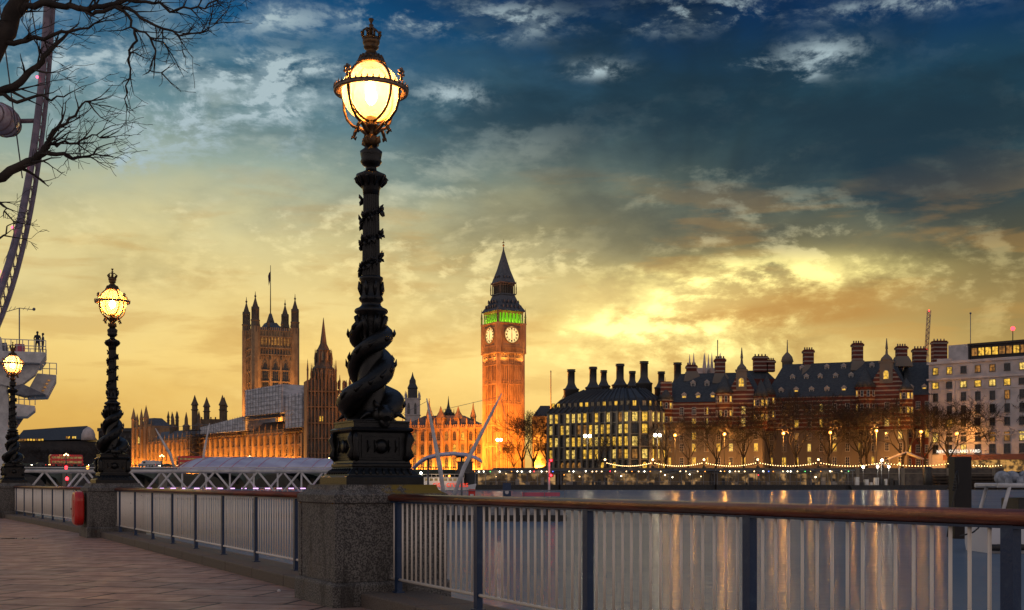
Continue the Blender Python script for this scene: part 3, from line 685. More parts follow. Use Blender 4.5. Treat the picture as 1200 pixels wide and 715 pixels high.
def gothic_front(b, p, q, z0, z1, bays, rows, depth=18, bw=1.1, pin=3.6, lit=.25, kinds=('lit', 'lit3')):
    Ln = flen(p, q); W = wallbox(p, q, depth, z0, z1)
    for i in range(bays + 1):
        s = Ln * i / bays
        alongbox(W, p, q, s - bw / 2, s + bw / 2, -1.5, 0, z0, z1 - 2.0)
        alongbox(W, p, q, s - bw * .36, s + bw * .36, -.7, 0.01, z1 - 2.0, z1 + .8)
    for z, hh in rows:
        alongbox(W, p, q, 0, Ln, -.35, .01, z - .95, z - .45, 0); 
        for i in range(bays * 2):                        # thin blind tracery ribs between the lights
            s = Ln * (i + .5) / (bays * 2)
        for i in range(bays):
            for k in (.22, .78): s = Ln * (i + k) / bays; alongbox(W, p, q, s - .13, s + .13, -.3, .01, z - .4, z + hh + .8)
    alongbox(W, p, q, 0, Ln, -.6, .01, z1 - .9, z1 - .5)
    for i in range(bays * 4):
        s = Ln * (i + .25) / (bays * 4); alongbox(W, p, q, s, s + Ln / bays / 8, -.3, .15, z1, z1 + .9)
    wall = b.part(W, 'wall', M['stone'])
    for z, hh in rows: b.row(p, q, z, bays, Ln / bays * .40, hh, lit, 'trim_stone', True, (3, 4), out=.02, kinds=kinds)
    for i in range(bays + 1):
        c = fpt(p, q, Ln * i / bays, -.35); m = MB(); spire(m, 0, 0, 0, bw * .36, pin, n=5)
        if i == 0: sm = m.mesh('pinnacle', M['stone'])
        link('pinnacle', sm, b.root, b.L((c.x, c.y, z1 + .8)))

# ---- clock tower
def dial():
    m = bpy.data.materials.new('opal_clock_dial'); m.use_nodes = True; t = NT(m.node_tree); p = t.n['Principled BSDF']
    p.inputs['Base Color'].default_value = (.6, .55, .4, 1); p.inputs['Emission Color'].default_value = (1.0, .74, .26, 1); p.inputs['Emission Strength'].default_value = .95; m.cycles.emission_sampling = 'NONE'; return m
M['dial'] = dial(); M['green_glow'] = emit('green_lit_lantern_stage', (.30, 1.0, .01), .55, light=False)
def clock_tower():
    Y = 540; c = at(590.0, 552, Y); b = Bld('clock_tower', 'tall floodlit clock tower with two glowing dials and green lit belfry', 'clock tower', (c.x, c.y, LZ))
    th = R(31.3); w = 6.5
    t0 = b.root; t0.rotation_euler = (0, 0, -th * -1 if False else th)
    # everything below is in the tower's own square frame, z from the ground
    def zz(py): return ZC + (HZ - py) / F * Y - LZ
    zc = zz(413); zt = zz(381.5); zb = zz(366.5)
    W = MB(); W.box(-w, w, -w, w, 0, zc - 1)
    for sx in (-1, 1):
        for sy in (-1, 1): W.lathe([(1.25, 0), (1.25, zc)], 8, (sx * (w - .4), sy * (w - .4)), a0=math.pi / 8, sm=False)
    lv = [12, 21.5, 31, 40, 48.5]
    for z in lv: W.box(-w - .45, w + .45, -w - .45, w + .45, z, z + .5); W.box(-w - .3, w + .3, -w - .3, w + .3, z + 1.4, z + 1.7)
    for f in range(4):
        st = len(W.v)
        for i in range(1, 9):
            x = -5.1 + 10.2 * i / 9; d = .55 if i % 3 == 0 else .32; W.box(x - (.26 if i % 3 == 0 else .13), x + (.26 if i % 3 == 0 else .13), -w - d, -w + .01, 0, zc - 1.2)
        for z in lv:
            for i in range(18): x = -5.1 + 10.2 * (i + .5) / 18; W.box(x - .12, x + .12, -w - .4, -w, z + .5, z + 1.4)
        W.xf(Matrix.Rotation(f * math.pi / 2, 4, 'Z'), st)
    W.box(-w - .5, w + .5, -w - .5, w + .5, zc - 3.4, zc - 2.9)
    W.build('shaft', M['stone'], t0)
    K = MB(); K.box(-w - .55, w + .55, -w - .55, w + .55, zc - 1, zt)
    K.box(-w - 1.0, w + 1.0, -w - 1.0, w + 1.0, zc - 1.1, zc - .5); K.box(-w - 1.1, w + 1.1, -w - 1.1, w + 1.1, zt - .1, zt + .5)
    for sx in (-1, 1):
        for sy in (-1, 1): K.lathe([(1.2, zc - 1), (1.2, zt + .5)], 8, (sx * (w + .1), sy * (w + .1)), a0=math.pi / 8, sm=False)
    for f in range(4):
        st = len(K.v)
        for i in range(15): x = -5.4 + 10.8 * (i + .5) / 15; K.box(x - .15, x + .15, -w - .95, -w - .5, zc - .5, zc + 1.6)
        for (x0, x1, z0, z1) in ((-4.6, -4.25, 2.2, 10.6), (4.25, 4.6, 2.2, 10.6), (-4.25, 4.25, 2.2, 2.55), (-4.25, 4.25, 10.25, 10.6)): K.box(x0, x1, -w - .8, -w - .5, zc + z0, zc + z1)
        K.xf(Matrix.Rotation(f * math.pi / 2, 4, 'Z'), st)
    K.build('clock_stage', M['stone'], t0)
    rD = 3.55; zcen = zz(394.2)
    D = MB(); ring = [(rD * math.cos(a), rD * math.sin(a)) for a in [i * math.pi / 20 for i in range(40)]]
    D.loft([[(x, -.10, z) for x, z in ring], [(x, 0, z) for x, z in ring]], 0)
    out = [(x * 1.13, z * 1.13) for x, z in ring]
    for i in range(40):
        j = (i + 1) % 40; D.loft([[(ring[i][0], 0, ring[i][1]), (ring[j][0], 0, ring[j][1]), (out[j][0], 0, out[j][1]), (out[i][0], 0, out[i][1])], [(ring[i][0], -.3, ring[i][1]), (ring[j][0], -.3, ring[j][1]), (out[j][0], -.3, out[j][1]), (out[i][0], -.3, out[i][1])]], 1)
    for k in range(12):
        a = k * math.pi / 6; ca, sa = math.cos(a), math.sin(a)
        for off in ((-.24, 0, .24) if k % 3 else (-.3, -.1, .1, .3)):
            r0, r1, hw = 2.35, 3.15, .085; tx, tz = -sa, ca
            q = [(ca * r0 + tx * (off - hw), sa * r0 + tz * (off - hw)), (ca * r1 + tx * (off - hw), sa * r1 + tz * (off - hw)), (ca * r1 + tx * (off + hw), sa * r1 + tz * (off + hw)), (ca * r0 + tx * (off + hw), sa * r0 + tz * (off + hw))]
            D.loft([[(x, -.12, z) for x, z in q], [(x, -.16, z) for x, z in q]], 2)
    for r in (2.3, 3.25):
        for i in range(40):
            a, a2 = i * math.pi / 20, (i + 1) * math.pi / 20; D.loft([[(r * math.cos(a), -.12, r * math.sin(a)), (r * math.cos(a2), -.12, r * math.sin(a2)), ((r + .07) * math.cos(a2), -.12, (r + .07) * math.sin(a2)), ((r + .07) * math.cos(a), -.12, (r + .07) * math.sin(a))], [(r * math.cos(a), -.15, r * math.sin(a)), (r * math.cos(a2), -.15, r * math.sin(a2)), ((r + .07) * math.cos(a2), -.15, (r + .07) * math.sin(a2)), ((r + .07) * math.cos(a), -.15, (r + .07) * math.sin(a))]], 2)
    dm = D.mesh('clock_dial', [M['dial'], M['gilt'], M['dark']])
    hm = MB(); hm.box(-.10, .10, -.24, -.19, -.7, 2.9); hmesh = hm.mesh('minute_hand', M['dark'])
    h2 = MB(); h2.box(-.16, .16, -.30, -.25, -2.0, .6); h2m = h2.mesh('hour_hand', M['dark'])
    for f in range(4):
        a = f * math.pi / 2; d = link('clock_dial', dm, t0, (math.sin(a) * (w + .58), -math.cos(a) * (w + .58), zcen), a)
        link('minute_hand', hmesh, d); link('hour_hand', h2m, d)
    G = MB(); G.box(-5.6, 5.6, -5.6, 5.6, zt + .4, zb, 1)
    for f in range(4):
        st = len(G.v)
        for i in range(8): x = -6.3 + 12.6 * i / 7; G.box(x - .22, x + .22, -w + .1, -w + .7, zt + .4, zb - .6)
        G.box(-6.6, 6.6, -w + .05, -w + .9, zb - .9, zb + .1)
        G.xf(Matrix.Rotation(f * math.pi / 2, 4, 'Z'), st)
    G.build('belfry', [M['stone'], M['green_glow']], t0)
    Rf = MB(); z1 = zz(346.5); z2 = zz(332)
    Rf.sqlathe([(w + .9, zb), (w + .7, zb + .4), (4.9, (zb * .45 + z1 * .55)), (3.7, z1)])
    Rf.sqlathe([(4.1, z1), (4.1, z1 + .5), (3.9, z1 + .6)]); Rf.sqlathe([(4.1, z2 - .6), (4.3, z2), (3.9, z2 + .3), (2.2, z2 + 6.0), (.95, z2 + 11.5), (.25, zz(293)), (.12, zz(289))])
    for f in range(4):
        st = len(Rf.v)
        for r_ in range(2):
            for i in range(5 - r_): x = (i - (4 - r_) / 2) * 2.1; zq = zb + 1.6 + r_ * 2.3; yq = -(w + .7) + (zq - zb) * .34 ; Rf.box(x - .35, x + .35, yq - .35, yq + .6, zq, zq + 1.0); Rf.lathe([(.5, zq + 1.0), (.02, zq + 1.8)], 4, (x, yq), a0=math.pi / 4, sm=False)
        for i in range(3): x = (i - 1) * 1.6; Rf.box(x - .22, x + .22, -3.75, -3.0, z2 + 2.2, z2 + 3.0)
        Rf.xf(Matrix.Rotation(f * math.pi / 2, 4, 'Z'), st)
    Rf.build('roof', M['iron_roof'], t0)
    La = MB(); La.box(-2.9, 2.9, -2.9, 2.9, z1, z2, 0)
    for f in range(4):
        st = len(La.v)
        for i in range(7): x = -3.6 + 7.2 * i / 6; La.box(x - .16, x + .16, -3.75, -3.4, z1 + .5, z2 - .5)
        La.box(-3.7, 3.7, -3.7, -3.35, z2 - 1.4, z2 - .9)
        La.xf(Matrix.Rotation(f * math.pi / 2, 4, 'Z'), st)
    La.build('lantern', M['stone_grey'], t0)
    Fi = MB(); zf = zz(289); Fi.tube([(0, 0, zf - .5), (0, 0, zz(280))], [.14, .05], 6); Fi.ball((0, 0, zf + .6), .5, 8, 6); Fi.ball((0, 0, zf + 2.0), .3, 6, 4); Fi.tube([(-.8, 0, zf + 1.6), (0, 0, zf + 1.9), (.8, 0, zf + 1.6)], .1, 5); Fi.tube([(0, -.8, zf + 1.6), (0, 0, zf + 1.9), (0, .8, zf + 1.6)], .1, 5)
    Fi.build('finial', M['gilt'], t0)
    pm = MB(); spire(pm, 0, 0, 0, .42, 7.0, n=5); pmm = pm.mesh('pinnacle', M['stone_grey'])
    for sx in (-1, 1):
        for sy in (-1, 1): link('pinnacle', pmm, t0, (sx * (w + .7), sy * (w + .7), zt + .5)); link('pinnacle', pmm, t0, (sx * 4.2, sy * 4.2, z1 + .3), sc=(.6, .6, .9))
    # the floodlights it really has: low ones close in, others farther out, and the green ones in the belfry
    for f in (0, 3):
        a = th + f * math.pi / 2; n = Vector((math.sin(a), -math.cos(a), 0)); u = Vector((math.cos(a), math.sin(a), 0)); cc = Vector((c.x, c.y, 0))
        area('floodlight', cc + n * 13.5 + Vector((0, 0, LZ + 2)), cc + n * 6.5 + Vector((0, 0, LZ + 22)), 10, 1, 3800, ORG)
        area('floodlight', cc + n * 26 + Vector((0, 0, LZ + 3)), cc + n * 6 + Vector((0, 0, LZ + 52)), 9, 3, 68000, (1.0, .27, .02))
        area('floodlight', cc + n * 30 + Vector((0, 0, LZ + 14)), cc + n * 6 + Vector((0, 0, LZ + 66)), 8, 3, 34000, (1.0, .27, .02))
        for k in (-1, 1): area('floodlight', cc + n * 8.2 + u * k * 4 + Vector((0, 0, LZ + zc - 4.5)), cc + n * 6.8 + u * k * 3.4 + Vector((0, 0, LZ + zc + 8)), 2, .4, 380, (1, .45, .1))
        area('belfry_light', cc + n * 7.3 + Vector((0, 0, LZ + zt + .75)), cc + n * 6 + Vector((0, 0, LZ + zt + 5)), 11, .4, 620, (.25, 1.0, .03))
M['gilt'] = mat('gilded_cast_iron', (.28, .17, .05), .45, .6)
clock_tower()

# ---- Victoria tower
def great_tower():
    Y = 750.0; c = at(317, 552, Y); b = Bld('square_tower', 'massive square gothic tower with four corner turrets and flagpole', 'tower', (c.x, c.y, LZ)); t0 = b.root
    th = R(25); t0.rotation_euler = (0, 0, th); w = 12.4
    zz = lambda py: ZC + (HZ - py) / F * Y - LZ
    zp = zz(390); W = MB(); W.box(-w, w, -w, w, 0, zp)
    for sx in (-1, 1):
        for sy in (-1, 1): W.lathe([(2.7, 0), (2.7, zp + 2)], 8, (sx * w, sy * w), a0=math.pi / 8, sm=False)
    for z in (zz(472), zz(450), zz(437), zz(419), zz(411), zz(398)): W.box(-w - .6, w + .6, -w - .6, w + .6, z, z + .7)
    for f in range(4):
        st = len(W.v)
        for i in range(4): x = -9.6 + 19.2 * i / 3; W.box(x - .6, x + .6, -w - 1.0, -w + .01, 0, zz(424))
        for i in range(12): x = -9.6 + 19.2 * i / 11; W.box(x - .22, x + .22, -w - .5, -w + .01, zz(424), zp)
        for i in range(16): x = -10 + 20 * (i + .5) / 16; W.box(x - .3, x + .3, -w - .35, -w + .3, zp, zp + 1.8)
        W.xf(Matrix.Rotation(f * math.pi / 2, 4, 'Z'), st)
    W.build('shaft', M['stone'], t0)
    big = win_mesh(3.5, 19, 'glass_dark', 'trim_stone', True, (3, 5)); sm_ = win_mesh(1.2, 4.0, 'glass_dark', 'trim_stone', False, (2, 2)); mid = win_mesh(1.3, 5, 'lit3', 'trim_stone', True, (1, 2))
    for f in (0, 3):
        a = f * math.pi / 2
        def P(x, z): return (math.cos(a) * x + math.sin(a) * (w + .05), math.sin(a) * x - math.cos(a) * (w + .05), z)
        for i in range(3): link('window', big, t0, P(-6.4 + 6.4 * i, zz(462)), a); link('window', big, t0, P(-6.4 + 6.4 * i, zz(500)), a)
        for i in range(9): link('window', sm_, t0, P(-8 + 2.0 * i, zz(419.5)), a); 
        for i in range(9): link('window', mid, t0, P(-8 + 2.0 * i, zz(407)), a)
    tm = MB(); tm.lathe([(2.6, 0), (2.6, 6.5), (2.9, 7), (2.9, 7.5), (2.1, 8), (2.1, 13), (2.5, 13.6), (2.5, 14.4), (1.9, 15.5), (1.0, 18.5), (.35, 21), (.35, 22), (.1, 25)], 8, sm=False)
    for k in range(8): a = k * math.pi / 4; tm.box(2.2 * math.cos(a) - .2, 2.2 * math.cos(a) + .2, 2.2 * math.sin(a) - .2, 2.2 * math.sin(a) + .2, 7.5, 15.5)
    tm.ball((0, 0, 22), .7, 6, 4); tmm = tm.mesh('turret', M['stone_grey'])
    for sx in (-1, 1):
        for sy in (-1, 1): link('turret', tmm, t0, (sx * w, sy * w, zz(393)))
    for f in range(4):
        for x in (-4.2, 4.2):
            pm = MB(); spire(pm, 0, 0, 0, .8, 8, n=5); a = f * math.pi / 2; pm.build('pinnacle', M['stone_grey'], t0).location = (math.cos(a) * x + math.sin(a) * w, math.sin(a) * x - math.cos(a) * w, zp + 1)
    rf = MB(); rf.sqlathe([(w - 1.5, zp), (4.5, zp + 4), (3.2, zp + 6)]); rf.lathe([(3.0, zp + 5), (1.6, zp + 9.5), (.8, zp + 12)], 8); rf.build('roof', M['iron_roof'], t0)
    fp = MB(); fp.tube([(0, 0, zp + 5), (0, 0, zz(311))], [.42, .16], 6); fp.build('flagpole', M['dark'], t0)
    fl = MB(); z = zz(318); fl.loft([[(0, 0, z), (0, .25, z), (0, .25, z - 5), (0, 0, z - 5)], [(-.9, -.3, z - 1), (-.9, -.05, z - 1), (-.7, -.05, z - 7.5), (-.7, -.3, z - 7.5)], [(-1.5, .2, z - 3), (-1.5, .4, z - 3), (-1.0, .4, z - 9), (-1.0, .2, z - 9)]]); M['flag'] = mat('limp_flag_cloth', (.05, .03, .06), .9); fl.build('flag', M['flag'], t0)
    cc = Vector((c.x, c.y, 0))
    for f in (0, 3):
        a = th + f * math.pi / 2; n = Vector((math.sin(a), -math.cos(a), 0))
        area('floodlight', cc + n * 24 + Vector((0, 0, LZ + 28)), cc + n * 12 + Vector((0, 0, LZ + 66)), 18, 2, 34000 if f == 0 else 26000, (1, .42, .09))
great_tower()

# ---- the octagonal spire tower with its dark lower block
def central_tower():
    Y = 578.0; b = Bld('spire_tower', 'dark grey gothic block rising to a slender octagonal spire', 'tower', (at(378, 552, Y).x, Y, LZ), seed=4)
    X = lambda px: at(px, 0, Y).x; zz = lambda py: ZC + (HZ - py) / F * Y
    p, q = (X(362), Y - 4), (X(393.5), Y); W = wallbox(p, q, 14, LZ, zz(446)); 
    for i in range(9): s = flen(p, q) * i / 8; alongbox(W, p, q, s - .35, s + .35, -.9, .01, LZ, zz(442))
    for z in (460, 478, 497, 515, 532): alongbox(W, p, q, -.4, flen(p, q) + .4, -1.0, .01, zz(z), zz(z) + .6)
    p2, q2 = (X(393.8), Y + .5), (X(412), Y + 4); wallbox(p2, q2, 12, LZ, zz(457), 0, W)
    for i in range(6): s = flen(p2, q2) * i / 5; alongbox(W, p2, q2, s - .3, s + .3, -.7, .01, LZ, zz(452))
    b.part(W, 'wall', M['stone_grey'])
    for z in (528, 510, 492, 474, 456): b.row(p, q, zz(z), 4, 1.7, 5.0, .0, 'trim_stone', True, (2, 3), out=.05); b.row(p2, q2, zz(z), 3, 1.2, 4.2, 0, 'trim_stone', True, (2, 3), out=.05)
    b.win((X(377.5), Y - 2.75, zz(494)), 0, win_mesh(1.6, 2.4, 'lit', 'trim_stone', False, (2, 2)))
    c = (X(377.5), Y + 4); S_ = MB()
    S_.lathe([(5.6, zz(446)), (5.4, zz(433)), (5.9, zz(432)), (5.2, zz(431)), (3.3, zz(424)), (3.1, zz(411)), (3.6, zz(410)), (2.9, zz(408)), (1.7, zz(402)), (1.2, zz(393)), (.6, zz(381)), (.1, zz(371))], 8, c, a0=math.pi / 8, sm=False)
    b.part(S_, 'spire', M['stone_grey'])
    for k in range(8):
        a = k * math.pi / 4 + math.pi / 8
        for r, z, h in ((6.0, 448, 9.5), (4.1, 427, 8)):
            m = MB(); spire(m, c[0] + r * math.cos(a), c[1] + r * math.sin(a), zz(z), .5, h, n=5); m.box(c[0] + r * math.cos(a) - .3, c[0] + r * math.cos(a) + .3, c[1] + r * math.sin(a) - .3, c[1] + r * math.sin(a) + .3, zz(z) - 3, zz(z)); b.part(m, 'pinnacle', M['stone_grey'])
        b.win((c[0] + 5.2 * math.cos(a + .39), c[1] + 5.2 * math.sin(a + .39), zz(445)), a + .39 + math.pi / 2, win_mesh(1.3, 5.0, 'glass_sky', 'trim_stone', True, (2, 2)))
        b.win((c[0] + 3.0 * math.cos(a + .39), c[1] + 3.0 * math.sin(a + .39), zz(422)), a + .39 + math.pi / 2, win_mesh(.9, 4.6, 'glass_sky', 'trim_stone', True, (2, 2)))
    for i in range(9):
        pt = fpt(p, q, flen(p, q) * i / 8, -.4); m = MB(); spire(m, pt.x, pt.y, zz(443), .45, 4.5 if 0 < i < 8 else 9, n=5); b.part(m, 'pinnacle', M['stone_grey'])
    for i in range(0, 6):
        pt = fpt(p2, q2, flen(p2, q2) * i / 5, -.4); m = MB(); spire(m, pt.x, pt.y, zz(453), .45, 6 if i in (1, 4) else 3.5, n=5); b.part(m, 'pinnacle', M['stone_grey'])
    b.done()
M['glass_sky'] = mat('pale_sky_window', (.30, .24, .14), .25)
central_tower()

# ---- river front of the palace
def river_front():
    A = (-232.0, 763.0); Bq = (-103.0, 591.0); b = Bld('palace_river_front', 'long floodlit gothic river front half covered by scaffold sheeting', 'palace', (A[0], A[1], LZ), seed=7)
    H = 22.5; gothic_front(b, A, Bq, LZ, LZ + H, 30, [(8.5, 4.2), (14.8, 4.2), (21, 4.0)], lit=.06, pin=3.2)
    Ln = flen(A, Bq)
    rf = MB(); a0, a1 = fpt(A, Bq, 0, 2), fpt(A, Bq, Ln, 2); b0, b1 = fpt(A, Bq, 0, 9), fpt(A, Bq, Ln, 9); c0, c1 = fpt(A, Bq, 0, 16), fpt(A, Bq, Ln, 16)
    z = LZ + H + .02; rf.loft([[(a0.x, a0.y, z), (b0.x, b0.y, z + 6), (c0.x, c0.y, z)], [(a1.x, a1.y, z), (b1.x, b1.y, z + 6), (c1.x, c1.y, z)]]); b.part(rf, 'roof', M['iron_roof'])
    ch = MB(); rr = random.Random(2)
    for s in (18, 40, 60): 
        pt = fpt(A, Bq, s, 9); m = MB(); m.lathe([(2.2, z + 1), (2.2, z + 8), (2.6, z + 8.4), (1.2, z + 9.5), (1.0, z + 13), (.1, z + 17)], 8, (pt.x, pt.y), sm=False); b.part(m, 'turret', M['stone_grey'])
    b.done(); strip(A, Bq, LZ + .6, 3.6, 13, 170000, 6)
    return A, Bq, Ln
A, Bq, Ln = river_front()
def wrap(s0, s1, y0, y1, z0, z1, zs, label, name='scaffold_sheeting'):
    c = fpt(A, Bq, s0, y0); t_ = thing(name, label, 'scaffolding', (c.x, c.y, z0)); O = Vector((c.x, c.y, z0)); W = MB()
    u = (Vector((Bq[0] - A[0], Bq[1] - A[1], 0))).normalized(); n = Vector((-u.y, u.x, 0))
    def Q(s, y, z): v = u * (s - s0) + n * (y - y0); return (v.x, v.y, z - z0)
    K = 14
    for (sa, sb, ya, yb) in ((s0, s1, y0, y0), (s1, s1, y0, y1), (s1, s0, y1, y1), (s0, s0, y1, y0)):
        pass
    W.loft([[Q(s0, y0, z0), Q(s0, y1, z0), Q(s0, y1, z1), Q(s0, y0, z1)], [Q(s1, y0, z0), Q(s1, y1, z0), Q(s1, y1, z1 + zs), Q(s1, y0, z1 + zs)]])
    W.build('sheeting', M['sheet'], t_)
    P_ = MB(); n_ = max(2, int((s1 - s0) / 3.2))
    for i in range(n_ + 1):
        s = s0 + (s1 - s0) * i / n_; P_.tube([Q(s, y0 - .25, z0 - 2.5), Q(s, y0 - .25, z1 + zs * i / n_ + .6)], .09, 4)
    for k in range(int((z1 - z0) / 2.2) + 1): P_.tube([Q(s0 - .5, y0 - .3, z0 + k * 2.2), Q(s1 + .5, y0 - .3, z0 + k * 2.2 + zs * .5)], .07, 4)
    P_.build('poles', M['steel_grey'], t_)
    D = MB()
    for k in range(3): D.loft([[Q(s0 - 2.5 + k, y0 - 1.6, z0 - .5 - k * .9), Q(s0 - 2.5 + k, y0, z0 - .5 - k * .9), Q(s0 - 2.5 + k, y0, z0 - .25 - k * .9), Q(s0 - 2.5 + k, y0 - 1.6, z0 - .25 - k * .9)], [Q(s1 + 1 - k, y0 - 1.6, z0 - .5 - k * .9), Q(s1 + 1 - k, y0, z0 - .5 - k * .9), Q(s1 + 1 - k, y0, z0 - .25 - k * .9), Q(s1 + 1 - k, y0 - 1.6, z0 - .25 - k * .9)]])
    D.build('walkway_boards', M['scaf'], t_)
wrap(88, 150, -1.6, 16, 29.0, 33.0, 4.0, 'long sloping roof wrap of pale sheeting over the floodlit river front')
wrap(152, 196, -2.6, 14, 36.5, 50.5, .5, 'tallest white box of scaffold sheeting below the square tower')
wrap(197, Ln + 1, -1.2, 12, 28.5, 45.0, .3, 'narrow grey scaffold sheeting beside the dark spire block')
def scaffolding_tower():
    c = fpt(A, Bq, 76, -1); t_ = thing('scaffolding_tower', 'open brown scaffold frame with jutting boards at left end of the sheeting', 'scaffolding', (c.x, c.y, LZ)); m = MB()
    u = (Vector((Bq[0] - A[0], Bq[1] - A[1], 0))).normalized(); n = Vector((-u.y, u.x, 0))
    for i in range(5):
        for y in (0, -3): v = u * i * 3 + n * y; m.tube([(v.x, v.y, 0), (v.x, v.y, 29)], .12, 4)
    d = MB()
    for k in range(10):
        z = 3 + k * 2.6; a = u * -1.5; bb = u * 13.5; ex = 4 if k > 7 else 0; a = u * (-1.5 - ex)
        d.loft([[tuple(a + Vector((0, 0, z))), tuple(a - n * 3.2 + Vector((0, 0, z))), tuple(a - n * 3.2 + Vector((0, 0, z + .25))), tuple(a + Vector((0, 0, z + .25)))], [tuple(bb + Vector((0, 0, z))), tuple(bb - n * 3.2 + Vector((0, 0, z))), tuple(bb - n * 3.2 + Vector((0, 0, z + .25))), tuple(bb + Vector((0, 0, z + .25)))]])
        m.tube([a - n * 3.2 + Vector((0, 0, z + 1)), bb - n * 3.2 + Vector((0, 0, z + 1))], .07, 4)
    m.build('poles', M['scaf'], t_); d.build('boards', M['scaf'], t_)
scaffolding_tower()
wl = MB(); alongbox(wl, A, Bq, 0, Ln, -9, -8.2, WZ - 1, LZ + 1.2); tag(wl.build('terrace_wall', M['quay']), 'dark river terrace wall below the long floodlit palace front', 'wall')

def pavilion(p, q, label, top, bays, tur, seed, name='palace_pavilion', litp=.12, mt=None, power=9000, rows=None, depth=16, z0=LZ):
    b = Bld(name, label, 'palace', (p[0], p[1], z0), seed=seed); gothic_front(b, p, q, z0, top, bays, rows, lit=litp, pin=3.5, depth=depth)
    Ln = flen(p, q); m = MB()
    rf = MB(); a = [fpt(p, q, 1.5, 2), fpt(p, q, Ln - 1.5, 2), fpt(p, q, Ln - 1.5, depth - 1), fpt(p, q, 1.5, depth - 1)]; ctr = sum(a, Vector()) / 4
    rf.loft([[(v.x, v.y, top) for v in a], [tuple((v * .45 + ctr * .55) + Vector((0, 0, top + 5.5))) for v in a]]); b.part(rf, 'roof', M['iron_roof'])
    for s, r, h in tur:
        c = fpt(p, q, s, .0); t_ = MB(); t_.lathe([(r, z0), (r, top + h * .35), (r * 1.2, top + h * .38), (r * 1.1, top + h * .45), (r * .5, top + h * .75), (r * .15, top + h * .92), (.05, top + h)], 8, (c.x, c.y), a0=math.pi / 8, sm=False); t_.ball((c.x, c.y, top + h * .86), r * .35, 6, 4); b.part(t_, 'turret', M['stone'])
    b.done()
    if power: strip(p, q, z0 + .6, 3.6, 9, power, 2)
    return b
Y = 800.0; X = lambda px: at(px, 0, Y).x
bp = pavilion((X(150), Y + 12), (X(181), Y - 6), 'floodlit end pavilion with lit arched window, behind the leaning left mast', LZ + 34, 4, [(0, 1.5, 13), (5, 1.0, 9), (11, 1.1, 12), (17.5, 1.6, 14)], 11, rows=[(9, 6), (18, 6), (27, 5)], power=30000, litp=.1)
c = fpt((X(150), Y + 12), (X(181), Y - 6), 8, -.3); link('window', win_mesh(2.6, 4.6, 'lit2', 'trim_stone', True, (3, 3)), bp.root, bp.L((c.x, c.y, 27.5)), dirang((X(150), Y + 12), (X(181), Y - 6)))
bq = pavilion((X(141), Y + 30), (X(150), Y + 14), 'dim short palace wing at the far left beside the middle lamp', LZ + 30, 3, [(1, 1.1, 9)], 12, rows=[(9, 5), (18, 5)], power=1500)
# distant turreted towers above the river front
def cluster(px, Y, top_px, base_px, w, label, n=4, mt='stone_grey'):
    c = at(px, 552, Y); b = Bld('turreted_tower', label, 'tower', (c.x, Y, LZ)); zz = lambda py: ZC + (HZ - py) / F * Y; z1 = zz(base_px); zt = zz(top_px)
    W = MB().box(c.x - w, c.x + w, Y - w, Y + w, LZ, z1)
    for i in range(6): x = -w + 2 * w * (i + .5) / 6; W.box(c.x + x - .4, c.x + x + .4, Y - w - .3, Y - w + .3, z1, z1 + 1.4)
    b.part(W, 'wall', M[mt])
    for sx in (-1, 1):
        for sy in (-1, 1):
            t_ = MB(); h = zt - z1; r = max(w * .22, .9); off = .0 if sy < 0 else w * .35
            t_.lathe([(r, z1 - 8), (r, z1 + h * .35), (r * 1.35, z1 + h * .38), (r * .95, z1 + h * .42), (r * .95, z1 + h * .55), (r * 1.3, z1 + h * .58), (r * .7, z1 + h * .75), (.1, zt)], 8, (c.x + sx * (w - off), Y + sy * w), sm=False); b.part(t_, 'turret', M[mt])
    b.done()
cluster(248.5, 830, 464, 492, 9.5, 'small four turreted tower left of the sheeting, beyond the river front')
cluster(203.5, 860, 482, 500, 3.0, 'slim domed stair turret standing between the leaning masts', mt='stone_grey')
def pale_tower():
    Y = 680.0; b = Bld('bell_tower', 'pale square tower with dark octagonal lantern beside the main lamp', 'tower', (at(483.5, 552, Y).x, Y, LZ)); zz = lambda py: ZC + (HZ - py) / F * Y; cx = b.O.x
    W = MB().box(cx - 4, cx + 4, Y - 4, Y + 4, LZ, zz(468))
    for z in (468, 487): W.box(cx - 4.4, cx + 4.4, Y - 4.4, Y + 4.4, zz(z), zz(z) + .5)
    b.part(W, 'wall', M['cream'])
    for x in (-1.9, 1.9): b.win((cx + x, Y - 4.05, zz(486)), 0, win_mesh(1.2, 6.4, 'glass_dark', 'trim_cream', True, (2, 2)))
    S_ = MB().lathe([(2.8, zz(468)), (2.7, zz(456)), (3.1, zz(455)), (1.9, zz(450)), (1.8, zz(446)), (1.0, zz(443)), (.5, zz(440)), (.08, zz(436))], 8, (cx, Y), sm=False); b.part(S_, 'lantern', M['slate'])
    for sx in (-1, 1):
        for sy in (-1, 1): m = MB(); spire(m, cx + sx * 3.8, Y + sy * 3.8, zz(467.5), .5, 4.5, n=5); b.part(m, 'pinnacle', M['cream'])
    b.done()
pale_tower()
Y = 562.0
pv = pavilion((X2 := (at(462, 0, 566).x), 570), (at(566.5, 0, 560).x, 556), 'orange lit gothic palace wing left of the clock tower, grey roof above', LZ + 22.5, 11, [], 13, name='palace_wing', rows=[(8, 5), (14.6, 4.5), (21, 4)], litp=.5, power=30000, depth=14)
